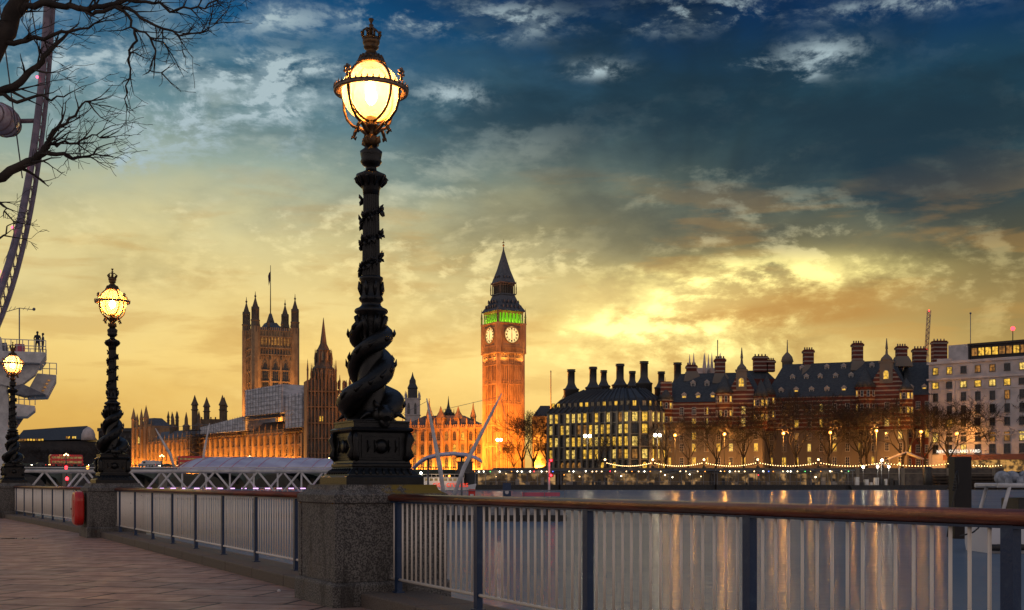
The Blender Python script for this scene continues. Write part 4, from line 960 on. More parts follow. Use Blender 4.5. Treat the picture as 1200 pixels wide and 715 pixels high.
for k, (px, tp, bp_, r, nm) in enumerate(((503, 467, 497, 1.3, 'turret'), (516.5, 476, 497, 2.3, 'turret'), (537, 476, 497, 2.4, 'turret'), (554.5, 471, 497, 1.3, 'turret'), (528, 490, 499, .8, 'turret'), (547, 490, 499, .8, 'turret'))):
    Yk = 566.0; c = at(px, 0, Yk); zz = lambda py: ZC + (HZ - py) / F * Yk; m = MB(); h = zz(tp) - zz(bp_)
    m.lathe([(r, zz(bp_) - 6), (r, zz(bp_) + h * .3), (r * 1.2, zz(bp_) + h * .33), (r * .9, zz(bp_) + h * .45), (r * .35, zz(bp_) + h * .7), (.1, zz(tp))], 8, (c.x, Yk), sm=False); pv.part(m, nm, M['stone'])
def dark_fleche():
    Y = 640.0; zz = lambda py: ZC + (HZ - py) / F * Y; b = Bld('fleche_tower', 'small black spiky lantern tower above the palace wing roof', 'tower', (at(525.5, 552, Y).x, Y, LZ)); cx = b.O.x
    m = MB(); m.lathe([(3.2, LZ), (3.2, zz(494)), (2.6, zz(488)), (2.6, zz(484)), (1.3, zz(481)), (.5, zz(474)), (.05, zz(464))], 8, (cx, Y), sm=False)
    b.part(m, 'shaft', M['leadroof'])
    for k in range(6): a = k * math.pi / 3; m = MB(); spire(m, cx + 2.9 * math.cos(a), Y + 2.9 * math.sin(a), zz(490), .4, 5, n=5); b.part(m, 'pinnacle', M['leadroof'])
dark_fleche()

# ---- dark roofs far to the left
def far_left():
    Y = 900.0; X = lambda px: at(px, 0, Y).x; zz = lambda py: ZC + (HZ - py) / F * Y
    b = Bld('riverside_block', 'long dark slate roofed block with a pale domed end, behind the red bus', 'building', (X(20), Y, LZ), seed=21)
    W = MB(); wallbox((X(20), Y), (X(112), Y), 30, LZ, zz(517), 0, W); b.part(W, 'wall', M['dusk'])
    rf = MB(); rf.loft([[(X(18), Y - 1, zz(516)), (X(18), Y + 15, zz(503)), (X(18), Y + 31, zz(516))], [(X(60), Y - 1, zz(516)), (X(60), Y + 15, zz(500)), (X(60), Y + 31, zz(516))], [(X(98), Y - 1, zz(515)), (X(94), Y + 15, zz(498)), (X(98), Y + 31, zz(515))]]); b.part(rf, 'roof', M['slate'])
    g_ = MB(); g_.lathe([(5.2, zz(516)), (5.0, zz(509)), (3.8, zz(504)), (1.5, zz(501)), (.2, zz(500))], 12, (X(103), Y + 1)); b.part(g_, 'domed_end', M['cream'])
    b.row((X(22), Y), (X(52), Y), zz(516.6), 9, 1.6, 1.4, 1, div=(1, 1), out=1.1); b.row((X(78), Y), (X(90), Y), zz(514), 5, 1.5, 1.6, .8, div=(1, 1), out=1.2)
    b.done()
    b = Bld('low_block', 'low dim block with a few lit windows right of the domed end', 'building', (X(106), Y + 10, LZ), seed=22)
    W = MB(); wallbox((X(110), Y + 10), (X(150), Y + 10), 20, LZ, zz(505), 0, W); b.part(W, 'wall', M['dusk']); b.part(wallbox((X(109), Y + 9), (X(151), Y + 9), 22, zz(505) + .02, zz(501)), 'roof', M['slate'])
    b.row((X(110), Y + 10), (X(150), Y + 10), zz(513), 7, 1.6, 2, .5, div=(1, 1), out=.1); b.row((X(110), Y + 10), (X(150), Y + 10), zz(526), 7, 1.6, 2, .3, div=(1, 1), out=.1); b.done()
M['dusk'] = mat('dark_soot_brick', (.05, .045, .045), .9, 0, (.03, .03, .032), .2)
far_left()

# ------------------------------------------------------------------ embankment buildings on the right
def banded(name, brick, stone, z0):
    m = bpy.data.materials.new(name); m.use_nodes = True; t = NT(m.node_tree); p = t.n['Principled BSDF']; p.inputs['Roughness'].default_value = .85
    g_ = t.n.new('ShaderNodeNewGeometry'); x, y, z = t.sep(g_.outputs['Position'])
    fr = t.m('FRACT', t.m('DIVIDE', z, 1.55)); band = t.m('GREATER_THAN', fr, .70)
    n = t.noise(g_.outputs['Position'], .35, 5, .6)
    bc = t.mix(t.ss(n, .3, .7), brick, tuple(c * .6 for c in brick))
    up = t.mix(band, bc, stone); c = t.mix(t.m('GREATER_THAN', z, z0), tuple(v * .62 for v in stone), up)
    t.l.new(c, p.inputs['Base Color']); return m
M['banded'] = banded('banded_red_brick', (.13, .030, .020), (.27, .22, .175), 20.0)
M['banded_all'] = banded('banded_red_brick_chimney', (.14, .030, .020), (.32, .26, .21), -5)
M['brick'] = mat('red_brick', (.17, .045, .03), .9, 0, (.11, .03, .022), .4)

M['pier_stone2'] = mat('weathered_gable_stone', (.17, .14, .11), .85)
def turret_round(b, x, y, r, z0, z1, h, me='banded', lit=.6, n=5):
    m = MB().lathe([(r, z0), (r, z1 - .5), (r * 1.12, z1 - .4), (r * 1.12, z1)], 16, (x, y)); b.part(m, 'turret', M[me])
    m = MB().lathe([(r * 1.18, z1 + .01), (r * .72, z1 + h * .38), (r * .38, z1 + h * .75), (.08, z1 + h), (.05, z1 + h + 1.6)], 16, (x, y)); b.part(m, 'conical_roof', M['slate'])
    for i in range(n):
        a = -math.pi * (.5 + (i - (n - 1) / 2) * .20); k = 'lit' if b.rr.random() < lit else 'glass_dark'
        for zz_ in (z1 - 3.2, z1 - 8.2): b.win((x + r * math.cos(a), y + r * math.sin(a), zz_), a + math.pi / 2, win_mesh(.8, 1.9, k, 'trim_white', False, (1, 2)))
def chimney(b, x, y, z0, z1, wx, wy, base=True):
    m = MB().box(x - wx, x + wx, y - wy, y + wy, z0, z1 - 1.2); m.box(x - wx - .3, x + wx + .3, y - wy - .3, y + wy + .3, z1 - 1.2, z1 - .4); m.box(x - wx, x + wx, y - wy, y + wy, z1 - .4, z1)
    for i in range(4): m.lathe([(.3, z1), (.25, z1 + .9)], 6, (x - wx + (2 * wx) * (i + .5) / 4, y))
    b.part(m, 'chimney', M['banded_all'])
    if base:
        m = MB().sqlathe([(wx + 1.5, z0 - 1), (wx + .9, z0 + 1.2), (wx + .15, z0 + 2.8)], (x, y)); b.part(m, 'chimney_base', M['pier_stone2'])
def dormer(b, p, q, s, z, y, w=1.3, h=2.2, lit=True):
    c = fpt(p, q, s, y); rz = dirang(p, q); m = MB()
    alongbox(m, p, q, s - w / 2 - .25, s + w / 2 + .25, y, y + 3.0, z, z + h + .2)
    a, c2, d = [fpt(p, q, s + k, y - .15) for k in (-w / 2 - .5, 0, w / 2 + .5)]; a3, c3, d3 = [fpt(p, q, s + k, y + 3.2) for k in (-w / 2 - .5, 0, w / 2 + .5)]
    m.loft([[(a.x, a.y, z + h + .22), (c2.x, c2.y, z + h + 1.2), (d.x, d.y, z + h + .22)], [(a3.x, a3.y, z + h + .22), (c3.x, c3.y, z + h + 1.2), (d3.x, d3.y, z + h + .22)]])
    b.part(m, 'dormer', M['trim_cream']); b.win((fpt(p, q, s, y - .01).x, fpt(p, q, s, y - .01).y, z + .2), rz, win_mesh(w * .8, h - .4, 'lit' if lit else 'glass_dark', 'trim_white', False, (2, 2)))
def gable(b, p, q, s, w, z0, z1, me='banded'):               # tall stepped gable with pediment and finial
    m = MB(); alongbox(m, p, q, s - w / 2, s + w / 2, -.5, 4, z0, z0 + (z1 - z0) * .28); k = z1 - z0
    for i in range(6): ww = w / 2 * (1 - i * .105); alongbox(m, p, q, s - ww, s + ww, -.5, 3.5, z0 + k * (.28 + i * .06), z0 + k * (.34 + i * .06))
    b.part(m, 'gable', M[me]); m = MB()
    alongbox(m, p, q, s - w * .21, s + w * .21, -.75, 3, z0 + k * .30, z0 + k * .82); alongbox(m, p, q, s - w * .25, s + w * .25, -.95, 3, z0 + k * .78, z0 + k * .83)
    c = fpt(p, q, s, 1.0); m.lathe([(w * .22, z0 + k * .83), (w * .18, z0 + k * .90), (w * .08, z0 + k * .97), (.5, z0 + k * .99), (.35, z1 + 1.5), (.5, z1 + 1.8), (.12, z1 + 5.5)], 8, (c.x, c.y))
    b.part(m, 'gable_head', M['pier_stone2']); c = fpt(p, q, s, -.76); b.win((c.x, c.y, z0 + k * .40), dirang(p, q), win_mesh(1.7, 3.0, 'lit', 'trim_white', True, (2, 3)))
def slopes(b, p, q, ins, depth, z0, z1, hip=6, name='roof', m='slate'):
    L_ = flen(p, q); a = [fpt(p, q, -.6, -.6), fpt(p, q, L_ + .6, -.6), fpt(p, q, L_ + .6, depth), fpt(p, q, -.6, depth)]; t_ = [fpt(p, q, hip, ins), fpt(p, q, L_ - hip, ins), fpt(p, q, L_ - hip, depth - ins), fpt(p, q, hip, depth - ins)]
    r = MB(); r.loft([[(v.x, v.y, z0) for v in a], [(v.x, v.y, z1) for v in t_]]); b.part(r, name, M[m])

def shaw(name_lab, p, q, ze, zr, seed, gables, chims, dorms, turrets, n, litrows, hip=5):
    b = Bld('brick_office_building', name_lab, 'building', (p[0], p[1], LZ), seed=seed); L_ = flen(p, q)
    W = wallbox(p, q, 34, LZ, ze); 
    for z in (20, ze - 8.4, ze - .7): alongbox(W, p, q, -.3, L_ + .3, -.45, .01, z, z + .5)
    for i in range(int(L_ / 6)): s = 3 + i * 6; alongbox(W, p, q, s - .35, s + .35, -.3, .01, LZ, ze)
    b.part(W, 'wall', M['banded']); slopes(b, p, q, 9, 34, ze, zr, hip)
    for z, h, w, lit in litrows: b.row(p, q, z, n, w, h, lit, 'trim_white', False, (2, 3), out=.03)
    for s, w, z1 in gables: gable(b, p, q, s, w, ze - .5, z1)
    for s, y, z0, z1 in chims: c = fpt(p, q, s, y); chimney(b, c.x, c.y, z0, z1, 1.75, 1.5)
    for s, z, y, lit in dorms: dormer(b, p, q, s, z, y, lit=lit)
    for s, r, z1, h in turrets: c = fpt(p, q, s, .2); turret_round(b, c.x, c.y, r, 20, z1, h)
    return b
P_, Q_ = (54.6, 430.0), (88.2, 421.0); L1 = flen(P_, Q_)
rows = [(7.5, 2.6, 1.2, .35), (12.4, 2.6, 1.2, .45), (16.6, 2.4, 1.2, .35), (21.2, 2.8, 1.2, .55), (25.6, 2.4, 1.2, .6)]
b = shaw('shorter banded brick block with striped chimneys, between bronze block and longer brick block', P_, Q_, 30.0, 41.0, 31, [(L1 - 7.2, 8.6, 43.6)], [(19.2, 9, 38, 46.2), (8.8, 10, 39, 44.2)],
    [(7.2, 30.3, .9, 1), (12.2, 30.3, .9, 1), (17.4, 30.3, .9, 1), (10, 35, 4.8, 0), (15, 35, 4.8, 0)], [(.6, 2.6, 31, 6.5), (L1 - 13.2, 2.9, 33, 6.5), (L1 - .5, 2.4, 31.5, 6)], 8, rows)
b.part(MB().box(53.4, 57.4, 428.6, 431, 30, 37.5), 'gable', M['banded']); b.done()
P_, Q_ = (93.6, 441.0), (139.2, 421.0); L2 = flen(P_, Q_)
b = shaw('longest banded brick block with steep slate roof and tall right hand gable', P_, Q_, 32.4, 45.4, 32, [(L2 - 7.0, 10.5, 47.0)], [(13.8, 10, 42, 50.6), (31.5, 10, 43, 52.2), (L2 - 3.0, 11, 44, 50.5)],
    [(5.5, 33, 1.0, 0), (11, 33, 1.0, 1), (16.5, 33, 1.0, 0), (22, 33, 1.0, 0), (28, 33, 1.0, 1), (9, 38, 4.7, 0), (14, 38, 4.7, 0), (19, 38, 4.7, 0), (24.5, 38, 4.7, 0), (30, 38, 4.7, 0), (35, 38, 4.7, 0), (12, 41.6, 7.3, 0), (21, 41.6, 7.3, 0), (27, 41.6, 7.3, 0), (37, 41.6, 7.3, 0)],
    [(.4, 3.0, 33.5, 7), (L2 - 14.2, 3.4, 35.2, 7), (L2 - .3, 2.2, 34, 4)], 11, [(7.5, 2.8, 1.3, .5), (12.6, 2.6, 1.2, .3), (16.8, 2.4, 1.2, .3), (21.4, 3.0, 1.3, .35), (26.8, 2.8, 1.3, .35)])
c = fpt(P_, Q_, 5.5, 13); m = MB().lathe([(2.0, 40), (2.0, 46.5), (2.4, 46.8), (1.9, 48.6), (.9, 49.8), (.3, 50.4), (.12, 55)], 8, (c.x, c.y)); b.part(m, 'cupola', M['pier_stone2']); b.done()
# darker wing and back buildings
P_, Q_ = (140.6, 428.0), (149.5, 425.5)
b = Bld('dark_office_wing', 'narrow dark roofed wing squeezed between long brick block and white office', 'building', (P_[0], P_[1], LZ), seed=33)
b.part(wallbox(P_, Q_, 30, LZ, 32.5), 'wall', M['brick']); slopes(b, P_, Q_, 9, 30, 32.5, 45, .6)
for z in (7, 12, 17.5, 22, 27.5): b.row(P_, Q_, z, 3, 1.3, 2.6, .5, 'trim_white', out=.03)
dormer(b, P_, Q_, 2.3, 33.2, 1.2, lit=False); dormer(b, P_, Q_, 6.8, 33.2, 1.2, lit=True)
chimney(b, 150.0, 440, 44, 50.5, 2.2, 1.5, False); b.done()
b = Bld('rear_brick_block', 'plain brick block with broad chimney, seen between the two banded brick buildings', 'building', (90, 458, LZ), seed=34)
b.part(MB().box(88.5, 101, 458, 475, LZ, 41), 'wall', M['brick']); b.part(MB().sqlathe([(7, 41.02), (4, 44.5)], (94.7, 466), ax=.9), 'roof', M['slate'])
chimney(b, 96.0, 462, 44, 50.0, 2.6, 1.6, False); chimney(b, 99.8, 462, 44, 48.5, 1.6, 1.6, False); b.done()
b = Bld('rear_chimney_block', 'roof behind the dark wing carrying one broad striped chimney', 'building', (160, 470, LZ), seed=35)
b.part(MB().box(152, 174, 466, 480, LZ, 47), 'wall', M['brick']); chimney(b, 167.3, 468, 47, 56.6, 2.6, 1.8, False); b.done()

def bronze_block():
    P0_, P1, P2, P3 = (13.6, 441.0), (41.5, 421.0), (48.5, 421.0), (55.2, 428.5); ze = 26.6
    b = Bld('bronze_roofed_offices', 'dark bronze roofed office block with rows of lit windows and flared chimneys', 'building', (P0_[0], P0_[1], LZ), seed=41)
    foot = [P0_, P1, P2, P3, (60, 470), (28, 476)]; cx = sum(v[0] for v in foot) / 6; cy = sum(v[1] for v in foot) / 6
    W = MB().prism(foot, LZ, ze); b.part(W, 'wall', M['bronzewall'])
    R_ = MB(); top = [(x + (cx - x) * .48, y + (cy - y) * .48) for x, y in foot]; mid = [(x + (cx - x) * .16, y + (cy - y) * .16) for x, y in foot]
    eav = [(x + (cx - x) * -.03, y + (cy - y) * -.03) for x, y in foot]
    R_.loft([[(x, y, ze) for x, y in eav], [(x, y, ze + 4.8) for x, y in mid], [(x, y, 35.2) for x, y in top], ], 0)
    faces = ((P0_, P1, 14), (P1, P2, 2), (P2, P3, 3)); top3 = [(x, y) for x, y in top]
    ribs = MB()
    for fi, (a, c, n) in enumerate(faces):
        for i in range(n + 1):
            t_ = i / n; e0 = [eav[fi][k] + (eav[fi + 1][k] - eav[fi][k]) * t_ for k in (0, 1)]; m0 = [mid[fi][k] + (mid[fi + 1][k] - mid[fi][k]) * t_ for k in (0, 1)]; t0 = [top[fi][k] + (top[fi + 1][k] - top[fi][k]) * t_ for k in (0, 1)]
            ribs.tube([(e0[0], e0[1], ze + .1), (m0[0], m0[1], ze + 4.9), (t0[0], t0[1], 35.4)], .32, 4)
    b.part(R_, 'roof', M['leadroof']); b.part(ribs, 'roof_ribs', M['ribs'])
    piers = MB()
    for a, c, n in faces:
        L_ = flen(a, c)
        for i in range(n + 1): s = L_ * i / n; alongbox(piers, a, c, s - .42, s + .42, -.75, .01, LZ, ze - (0 if n > 3 else 0)); alongbox(piers, a, c, s - .3, s + .3, -1.0, -.74, LZ, ze - 5)
        for z in (9.2, 13.8, 18.2, 22.4, ze - .5): alongbox(piers, a, c, 0, L_, -.35, .01, z, z + .35)
    b.part(piers, 'stone_piers', M['pier_stone'])
    for a, c, n in faces:
        for j, z in enumerate((9.8, 14.3, 18.7, 22.9)): b.row(a, c, z, n, 1.55 if n > 3 else 1.8, 3.2, .82, 'trim_brown', False, (2, 2), out=.02, kinds=('lit', 'lit', 'lit2', 'lit2', 'lit3'))
        b.row(a, c, 5.3, n, 1.5, 3.2, .35, 'trim_brown', True, (2, 1), out=.02, kinds=('lit3', 'lit'))
        L_ = flen(a, c)
        for i in range(n):
            pt = fpt(a, c, L_ * (i + .5) / n, 1.0); b.win((pt.x, pt.y, ze + 1.0), dirang(a, c), win_mesh(1.2, 2.6, 'lit' if b.rr.random() < .6 else 'glass_sky', 'trim_brown', False, (2, 2)))
    for px, tp, bs, Yc, r in ((669.4, 433, 457, 452, 2.2), (695, 430, 455, 450, 2.2), (707.5, 434, 453, 466, 1.9), (726.6, 426.5, 452, 448, 2.3), (741, 435, 453, 466, 1.9), (754.8, 423.5, 450, 445, 2.3), (775, 435.5, 455, 462, 2.0), (794, 425, 452, 470, 2.3)):
        X_ = at(px, 0, Yc).x; zt = ZC + (HZ - tp) / F * Yc; zb = ZC + (HZ - bs) / F * Yc; r *= .62
        m = MB().lathe([(r * 2.1, zb - 4), (r * 2.1, zb - .3), (r * 2.3, zb), (r * 2.2, zb + .35), (r * 1.7, zb + .6), (r * 1.35, zb + 1.4), (r * 1.1, zb + 2.1), (r, zb + 2.7), (r, zt - 1.0), (r * 1.2, zt - .9), (r * 1.2, zt - .5), (r, zt - .4), (r * 1.2, zt - .2), (r * 1.2, zt)], 14, (X_, Yc)); b.part(m, 'chimney', M['ribs'])
    b.done()
M['bronzewall'] = mat('dark_bronze_cladding', (.022, .020, .018), .5); M['ribs'] = mat('bronze_ribs', (.045, .042, .04), .45); M['pier_stone'] = mat('grey_sandstone_piers', (.19, .165, .13), .85)
bronze_block()

def white_office():
    P_, Q_ = (148.6, 426.0), (182.0, 396.0); L_ = flen(P_, Q_); zt = 44.0
    b = Bld('white_stone_offices', 'pale stone office building with brown ground floor band and lit penthouse', 'building', (P_[0], P_[1], LZ), seed=51)
    W = wallbox(P_, Q_, 26, LZ, zt); alongbox(W, P_, Q_, -.5, L_ + .5, -.9, .01, 37.4, 38.1); alongbox(W, P_, Q_, -.5, L_ + .5, -.7, .01, zt - .9, zt); alongbox(W, P_, Q_, 0, L_, -.3, .01, 33.6, 34.0); alongbox(W, P_, Q_, 0, L_, -.3, .01, 17.4, 17.9)
    for s in (.1, 8.6): alongbox(W, P_, Q_, s, s + .9, -.35, .01, LZ, 37)
    alongbox(W, P_, Q_, 3.2, 8.8, -.5, .01, zt - .9, zt + .9)
    b.part(W, 'wall', M['cream'])
    for z, h, w, lit in ((39.6, 2.2, 1.7, .6), (34.6, 2.0, 2.0, .7), (29.9, 2.8, 1.5, .2), (25.3, 2.8, 1.5, .15), (20.9, 2.6, 1.6, .45), (15.6, 2.9, 1.7, .65), (11.4, 3.0, 1.8, .5)): b.row(P_, Q_, z, 9, w, h, lit, 'trim_brown', False, (2, 2), out=.02)
    m = MB(); alongbox(m, P_, Q_, 6, L_, -2.2, .02, 9.0, 10.9); b.part(m, 'entrance_canopy', M['brownband'])
    g_ = MB(); alongbox(g_, P_, Q_, 6, L_, -.25, .01, LZ, 9.0, 0); b.part(g_, 'entrance_glazing', M['lit_entrance'])
    m = MB(); alongbox(m, P_, Q_, 14, L_, 3, 18, zt + .01, 49.8, 0); alongbox(m, P_, Q_, 13, L_, 2.2, 19, 49.2, 49.9, 0); b.part(m, 'penthouse', M['dusk'])
    m = MB(); alongbox(m, P_, Q_, 5.5, 12.5, 4, 14, zt + .01, 50); b.part(m, 'plant_room', M['cream'])
    a, c = fpt(P_, Q_, 14, 3), fpt(P_, Q_, L_, 3); b.row((a.x, a.y), (c.x, c.y), 45.6, 13, 1.9, 2.6, .95, 'trim_brown', False, (2, 1), out=.02, kinds=('lit', 'lit', 'lit3'))
    m = MB(); c = fpt(P_, Q_, 12.6, 6); m.tube([(c.x, c.y, 44), (c.x, c.y, 61)], .14, 5); m.ball((c.x, c.y, 61), .4, 6, 4); b.part(m, 'aerial', M['steel_grey'])
    c = fpt(P_, Q_, 26.5, 8); m = MB(); m.tube([(c.x, c.y, 50), (c.x, c.y, 54)], .16, 5); b.part(m, 'beacon_post', M['dark']); b.part(MB().ball((c.x, c.y, 54.6), .75, 8, 6), 'warning_light', M['redlight'])
    # sign
    cu = bpy.data.curves.new('sign_text', 'FONT'); cu.body = 'NEW SCOTLAND YARD'; cu.size = 2.15; cu.extrude = .10; cu.offset = .022; cu.space_character = 1.12
    tmp = bpy.data.objects.new('tmp', cu); COL.objects.link(tmp); dg = bpy.context.evaluated_depsgraph_get(); me = bpy.data.meshes.new_from_object(tmp.evaluated_get(dg)); bpy.data.objects.remove(tmp)
    me.name = 'sign_lettering'; me.materials.clear(); me.materials.append(M['sign_white'])
    xs = [v.co.x for v in me.vertices]; wd = max(xs) - min(xs); c = fpt(P_, Q_, 3.9, -2.5); k = 15.2 / wd
    sg = link('sign_lettering', me, None, (c.x, c.y, 11.6)); sg.rotation_euler = (R(90), 0, dirang(P_, Q_)); sg.scale = (k, k * 1.15, 1)
    tag(sg, 'glowing white letters NEW SCOTLAND YARD above the brown entrance band', 'sign')
    b.done(); return b
M['brownband'] = mat('brown_fascia', (.16, .05, .03), .6); M['lit_entrance'] = emit('lit_entrance_glass', (1.0, .50, .12), .55, vary=.5, light=False, lo=.4, hi=.62, mn=.08)
white_office()
# abbey pinnacles beyond the shorter brick block
for px, w in ((818, 4.6), (838, 3.6)):
    Y = 700.0; c = at(px, 0, Y); b = Bld('church_tower', 'faint pale twin pinnacled church tower peeping over slate roof' if px == 818 else 'second faint church tower, behind the taller striped chimney', 'church tower', (c.x, Y, LZ)); z1 = ZC + (HZ - 432) / F * Y
    b.part(MB().box(c.x - w, c.x + w, Y - w, Y + w, LZ, z1), 'wall', M['cream'])
    for sx in (-1, 1):
        for sy in (-1, 1): m = MB(); m.lathe([(.9, z1 - 4), (.9, z1 + 1.5), (.5, z1 + 4), (.08, z1 + 9)], 6, (c.x + sx * w * (.92 if sy > 0 else .7), Y + sy * w)); b.part(m, 'pinnacle', M['cream'])
# cranes and masts
def crane(px, Y, ytop, ybase, lean, label, light):
    c = at(px, 0, Y); t_ = thing('tower_crane', label, 'crane', (c.x, Y, LZ)); zz = lambda py: ZC + (HZ - py) / F * Y - LZ
    m = MB(); zb, zt = zz(ybase), zz(ytop); w = .55
    def lat(a, b_, n, w):
        a, b_ = Vector(a), Vector(b_); d = (b_ - a); u = d.normalized(); s = u.cross(Vector((0, 1, 0))).normalized() * w; k = Vector((0, w, 0))
        for e in (s + k, s - k, -s + k, -s - k): m.tube([a + e, b_ + e], .13, 4)
        for i in range(n):
            p, q = a + d * i / n, a + d * (i + 1) / n; sg = 1 if i % 2 else -1
            m.tube([p + s * sg - k, q - s * sg - k], .09, 4); m.tube([p + s * sg + k, q - s * sg + k], .09, 4)
    lat((0, 0, 0), (0, 0, zb), 24, .8); lat((0, 0, zb), (lean, 0, zt), 16, .6)
    m.tube([(-3.5, 0, zb + .5), (0, 0, zb + 3.5), (lean * .6, 0, zb + (zt - zb) * .6)], .08, 4); m.box(-4.5, 0, -1, 1, zb - .3, zb + 1.2)
    m.build('lattice', M['crane_red'] if light else M['steel_grey'], t_)
    if light: MB().ball((0, 0, zb + 2.2), .45, 6, 4).build('warning_light', M['redlight'], t_); MB().ball((lean, 0, zt), .3, 6, 4).build('warning_light', M['redlight'], t_)
M['crane_red'] = mat('pale_crane_paint', (.35, .22, .20), .6)
crane(1085.5, 520, 364, 416, 1.2, 'thin upright crane jib with red lights above the dark wing', True)
crane(657, 620, 437, 478, 6.5, 'faint leaning crane left of the bronze roofed block', False)
for px, Y, yt, lab in ((645.5, 520, 434, 'bare flag mast standing left of the bronze roofed block'), (841, 560, 398, 'thin flagpole behind the striped chimney of the shorter brick block')):
    c = at(px, 0, Y); z = ZC + (HZ - yt) / F * Y; o = MB().lathe([(.35, 0), (.22, z - LZ - 1), (.3, z - LZ - .6), (.05, z - LZ)], 6).build('flagpole', M['steel_grey']); o.location = (c.x, Y, LZ); tag(o, lab, 'flagpole')
# dark gap building behind the trees right of the clock tower
b = Bld('gap_building', 'low dark building behind bare trees, right of the clock tower', 'building', (11, 520, LZ), seed=61)
b.part(MB().box(9, 24, 520, 545, LZ, 30), 'wall', M['dusk']); b.part(MB().sqlathe([(7.6, 30.02), (4, 35)], (16.5, 530)), 'roof', M['slate']); b.row((9, 520), (24, 520), 9, 5, 1.5, 2, .5, out=.02); b.row((9, 520), (24, 520), 15, 5, 1.5, 2, .3, out=.02); b.done()

# ------------------------------------------------------------------ embankment: wall, road lamps, strings of bulbs, trees
EW = MB().box(0, 268, 0, .7, WZ - 2, 6.0); 
tw = thing('embankment_wall', 'long grey stone embankment wall under the strings of bulbs', 'wall', (-6, 408.2, 0))
EW.build('wall', M['quay_far'] if 'quay_far' in M else mat('embankment_granite', (.13, .11, .09), .8, 0, (.07, .06, .055), .5), tw)
cp = MB().box(-.2, 268.2, -.18, .9, 6.002, 6.22).box(0, 268, -.35, -.002, 4.2, 4.5); 
for i in range(18): cp.box(i * 15.5 - .6, i * 15.5 + .6, -.32, -.003, WZ - 2, 6.0)
cp.build('coping', M['pier_stone'], tw)
def ptlight(loc, power, col, r=.25, name='lamp_light'):
    l = bpy.data.lights.new(name, 'POINT'); l.energy = power; l.color = col; l.shadow_soft_size = r; return link(name, l, None, loc)
SOD = (1.0, .40, .07)
# low lamp standards on the wall
def wall_lamp():
    t_ = thing('lamp_standard', 'small lamp standard on the embankment wall', 'lamp standard', (0, 0, 6.2), 0, 'lamp standards carrying the bulb strings')
    m = MB().sqlathe([(.55, 0), (.5, .5), (.3, .6)]); m.lathe([(.3, .55), (.38, .8), (.22, 1.1), (.12, 1.3), (.09, 2.4), (.16, 2.5), (.05, 2.6)], 8); m.build('column', M['dark'], t_)
    MB().ball((0, 0, 2.85), .34, 10, 8).build('globe', M['bulb'], t_); return t_
wlabs = ['at the left end of the bulb strings', 'before the bronze roofed block corner', 'before the shorter brick block', 'between the two banded brick blocks', 'before left half of longest brick block', 'under the longest brick block', 'behind the cluster of white lamps', 'just above the tall black mooring pile', 'at the far right edge above the moored boat']
wx = []
w0 = wall_lamp(); kd0 = kids(w0)
for i, px in enumerate((709, 765, 825, 888, 959, 1034, 1118, 1196)):
    x = at(px, 0, 408.5).x; wx.append(x); lab = 'small lamp standard on the embankment wall, ' + wlabs[i if i < 7 else 8]
    if i == 6: lab = 'small lamp standard on the embankment wall, ' + wlabs[7]
    if i == 5: lab = 'small lamp standard on the embankment wall, ' + wlabs[6]
    if i == 0: w0.location = (x, 408.5, 6.2); w0['label'] = lab; o = w0
    else: o = copy_tree(w0, (x, 408.5, 6.2), label=lab, kd=kd0)
    ptlight((x, 407.6, 9.2), 160, (1, .5, .15))
bulb_me = MB().ball((0, 0, 0), .13, 6, 4).mesh('bulb', M['bulb'])
for i in range(len(wx) - 1):
    a, c = wx[i], wx[i + 1]; t_ = thing('bulb_string', 'sagging string of warm bulbs starting ' + wlabs[i if i < 6 else 7], 'string lights', (a, 408.5, 8.2), 0, 'strings of bulbs along the embankment')
    L_ = c - a; pts = [(L_ * k / 24, 0, -2.0 * (1 - (2 * k / 24 - 1) ** 2) * .62) for k in range(25)]; MB().tube(pts, .035, 4).build('cable', M['dark'], t_)
    for k in range(1, 24): link('bulb', bulb_me, t_, (pts[k][0], 0, pts[k][2] - .12))
def tall_lamp(px, py, Y, label, two=False, col='sodium', pw=2600, c3=SOD):
    c = at(px, py, Y); h = c.z - LZ; t_ = thing('road_lamp', label, 'street light', (c.x, Y, LZ), 0, 'tall street lights along the embankment road')
    m = MB().lathe([(.28, 0), (.22, 1.2), (.12, 1.5), (.09, h - .9)], 8)
    xs = (-.75, .75) if two else (0,)
    if two: m.tube([(-.75, 0, h - .4), (-.4, 0, h - .75), (0, 0, h - .9), (.4, 0, h - .75), (.75, 0, h - .4)], .06, 5)
    else: m.tube([(0, 0, h - .9), (0, 0, h - .35)], .07, 5)
    for x in xs: m.lathe([(.3, h + .28), (.2, h + .42), (.05, h + .55)], 8, (x, 0)); m.lathe([(.12, h - .45), (.22, h - .3)], 8, (x, 0))
    m.build('column', M['dark'], t_)
    for x in xs: MB().ball((x, 0, h), .58, 10, 8).build('lamp_head', M[col], t_)
    for x in xs: ptlight((c.x + x, Y - .7, LZ + h), pw * 2.8, c3, .3)
for px, py, lab, pw in ((791, 510, 'orange street light left of the shorter brick block', 2600), (849, 509, 'orange street light before the shorter brick block gable', 3400), (918, 508, 'orange street light at left end of longest brick block', 3000), (973, 507, 'smaller orange street light before the middle of longest brick block', 1500), (1027, 505, 'brightest orange street light, above the cluster of white lamps', 4200), (1079, 506, 'orange street light before the narrow dark wing', 2200), (1121, 508.5, 'orange street light over the brown entrance band', 1800), (1166, 502.5, 'orange street light at right before the white office', 3400), (1214, 506, 'orange street light at the right edge of the embankment', 2600)):
    tall_lamp(px, py, 413.5, lab, pw=pw)
tall_lamp(688.5, 511, 413, 'twin headed white street light before the bronze roofed block', True, 'bulbw', 500, (1, .8, .5))
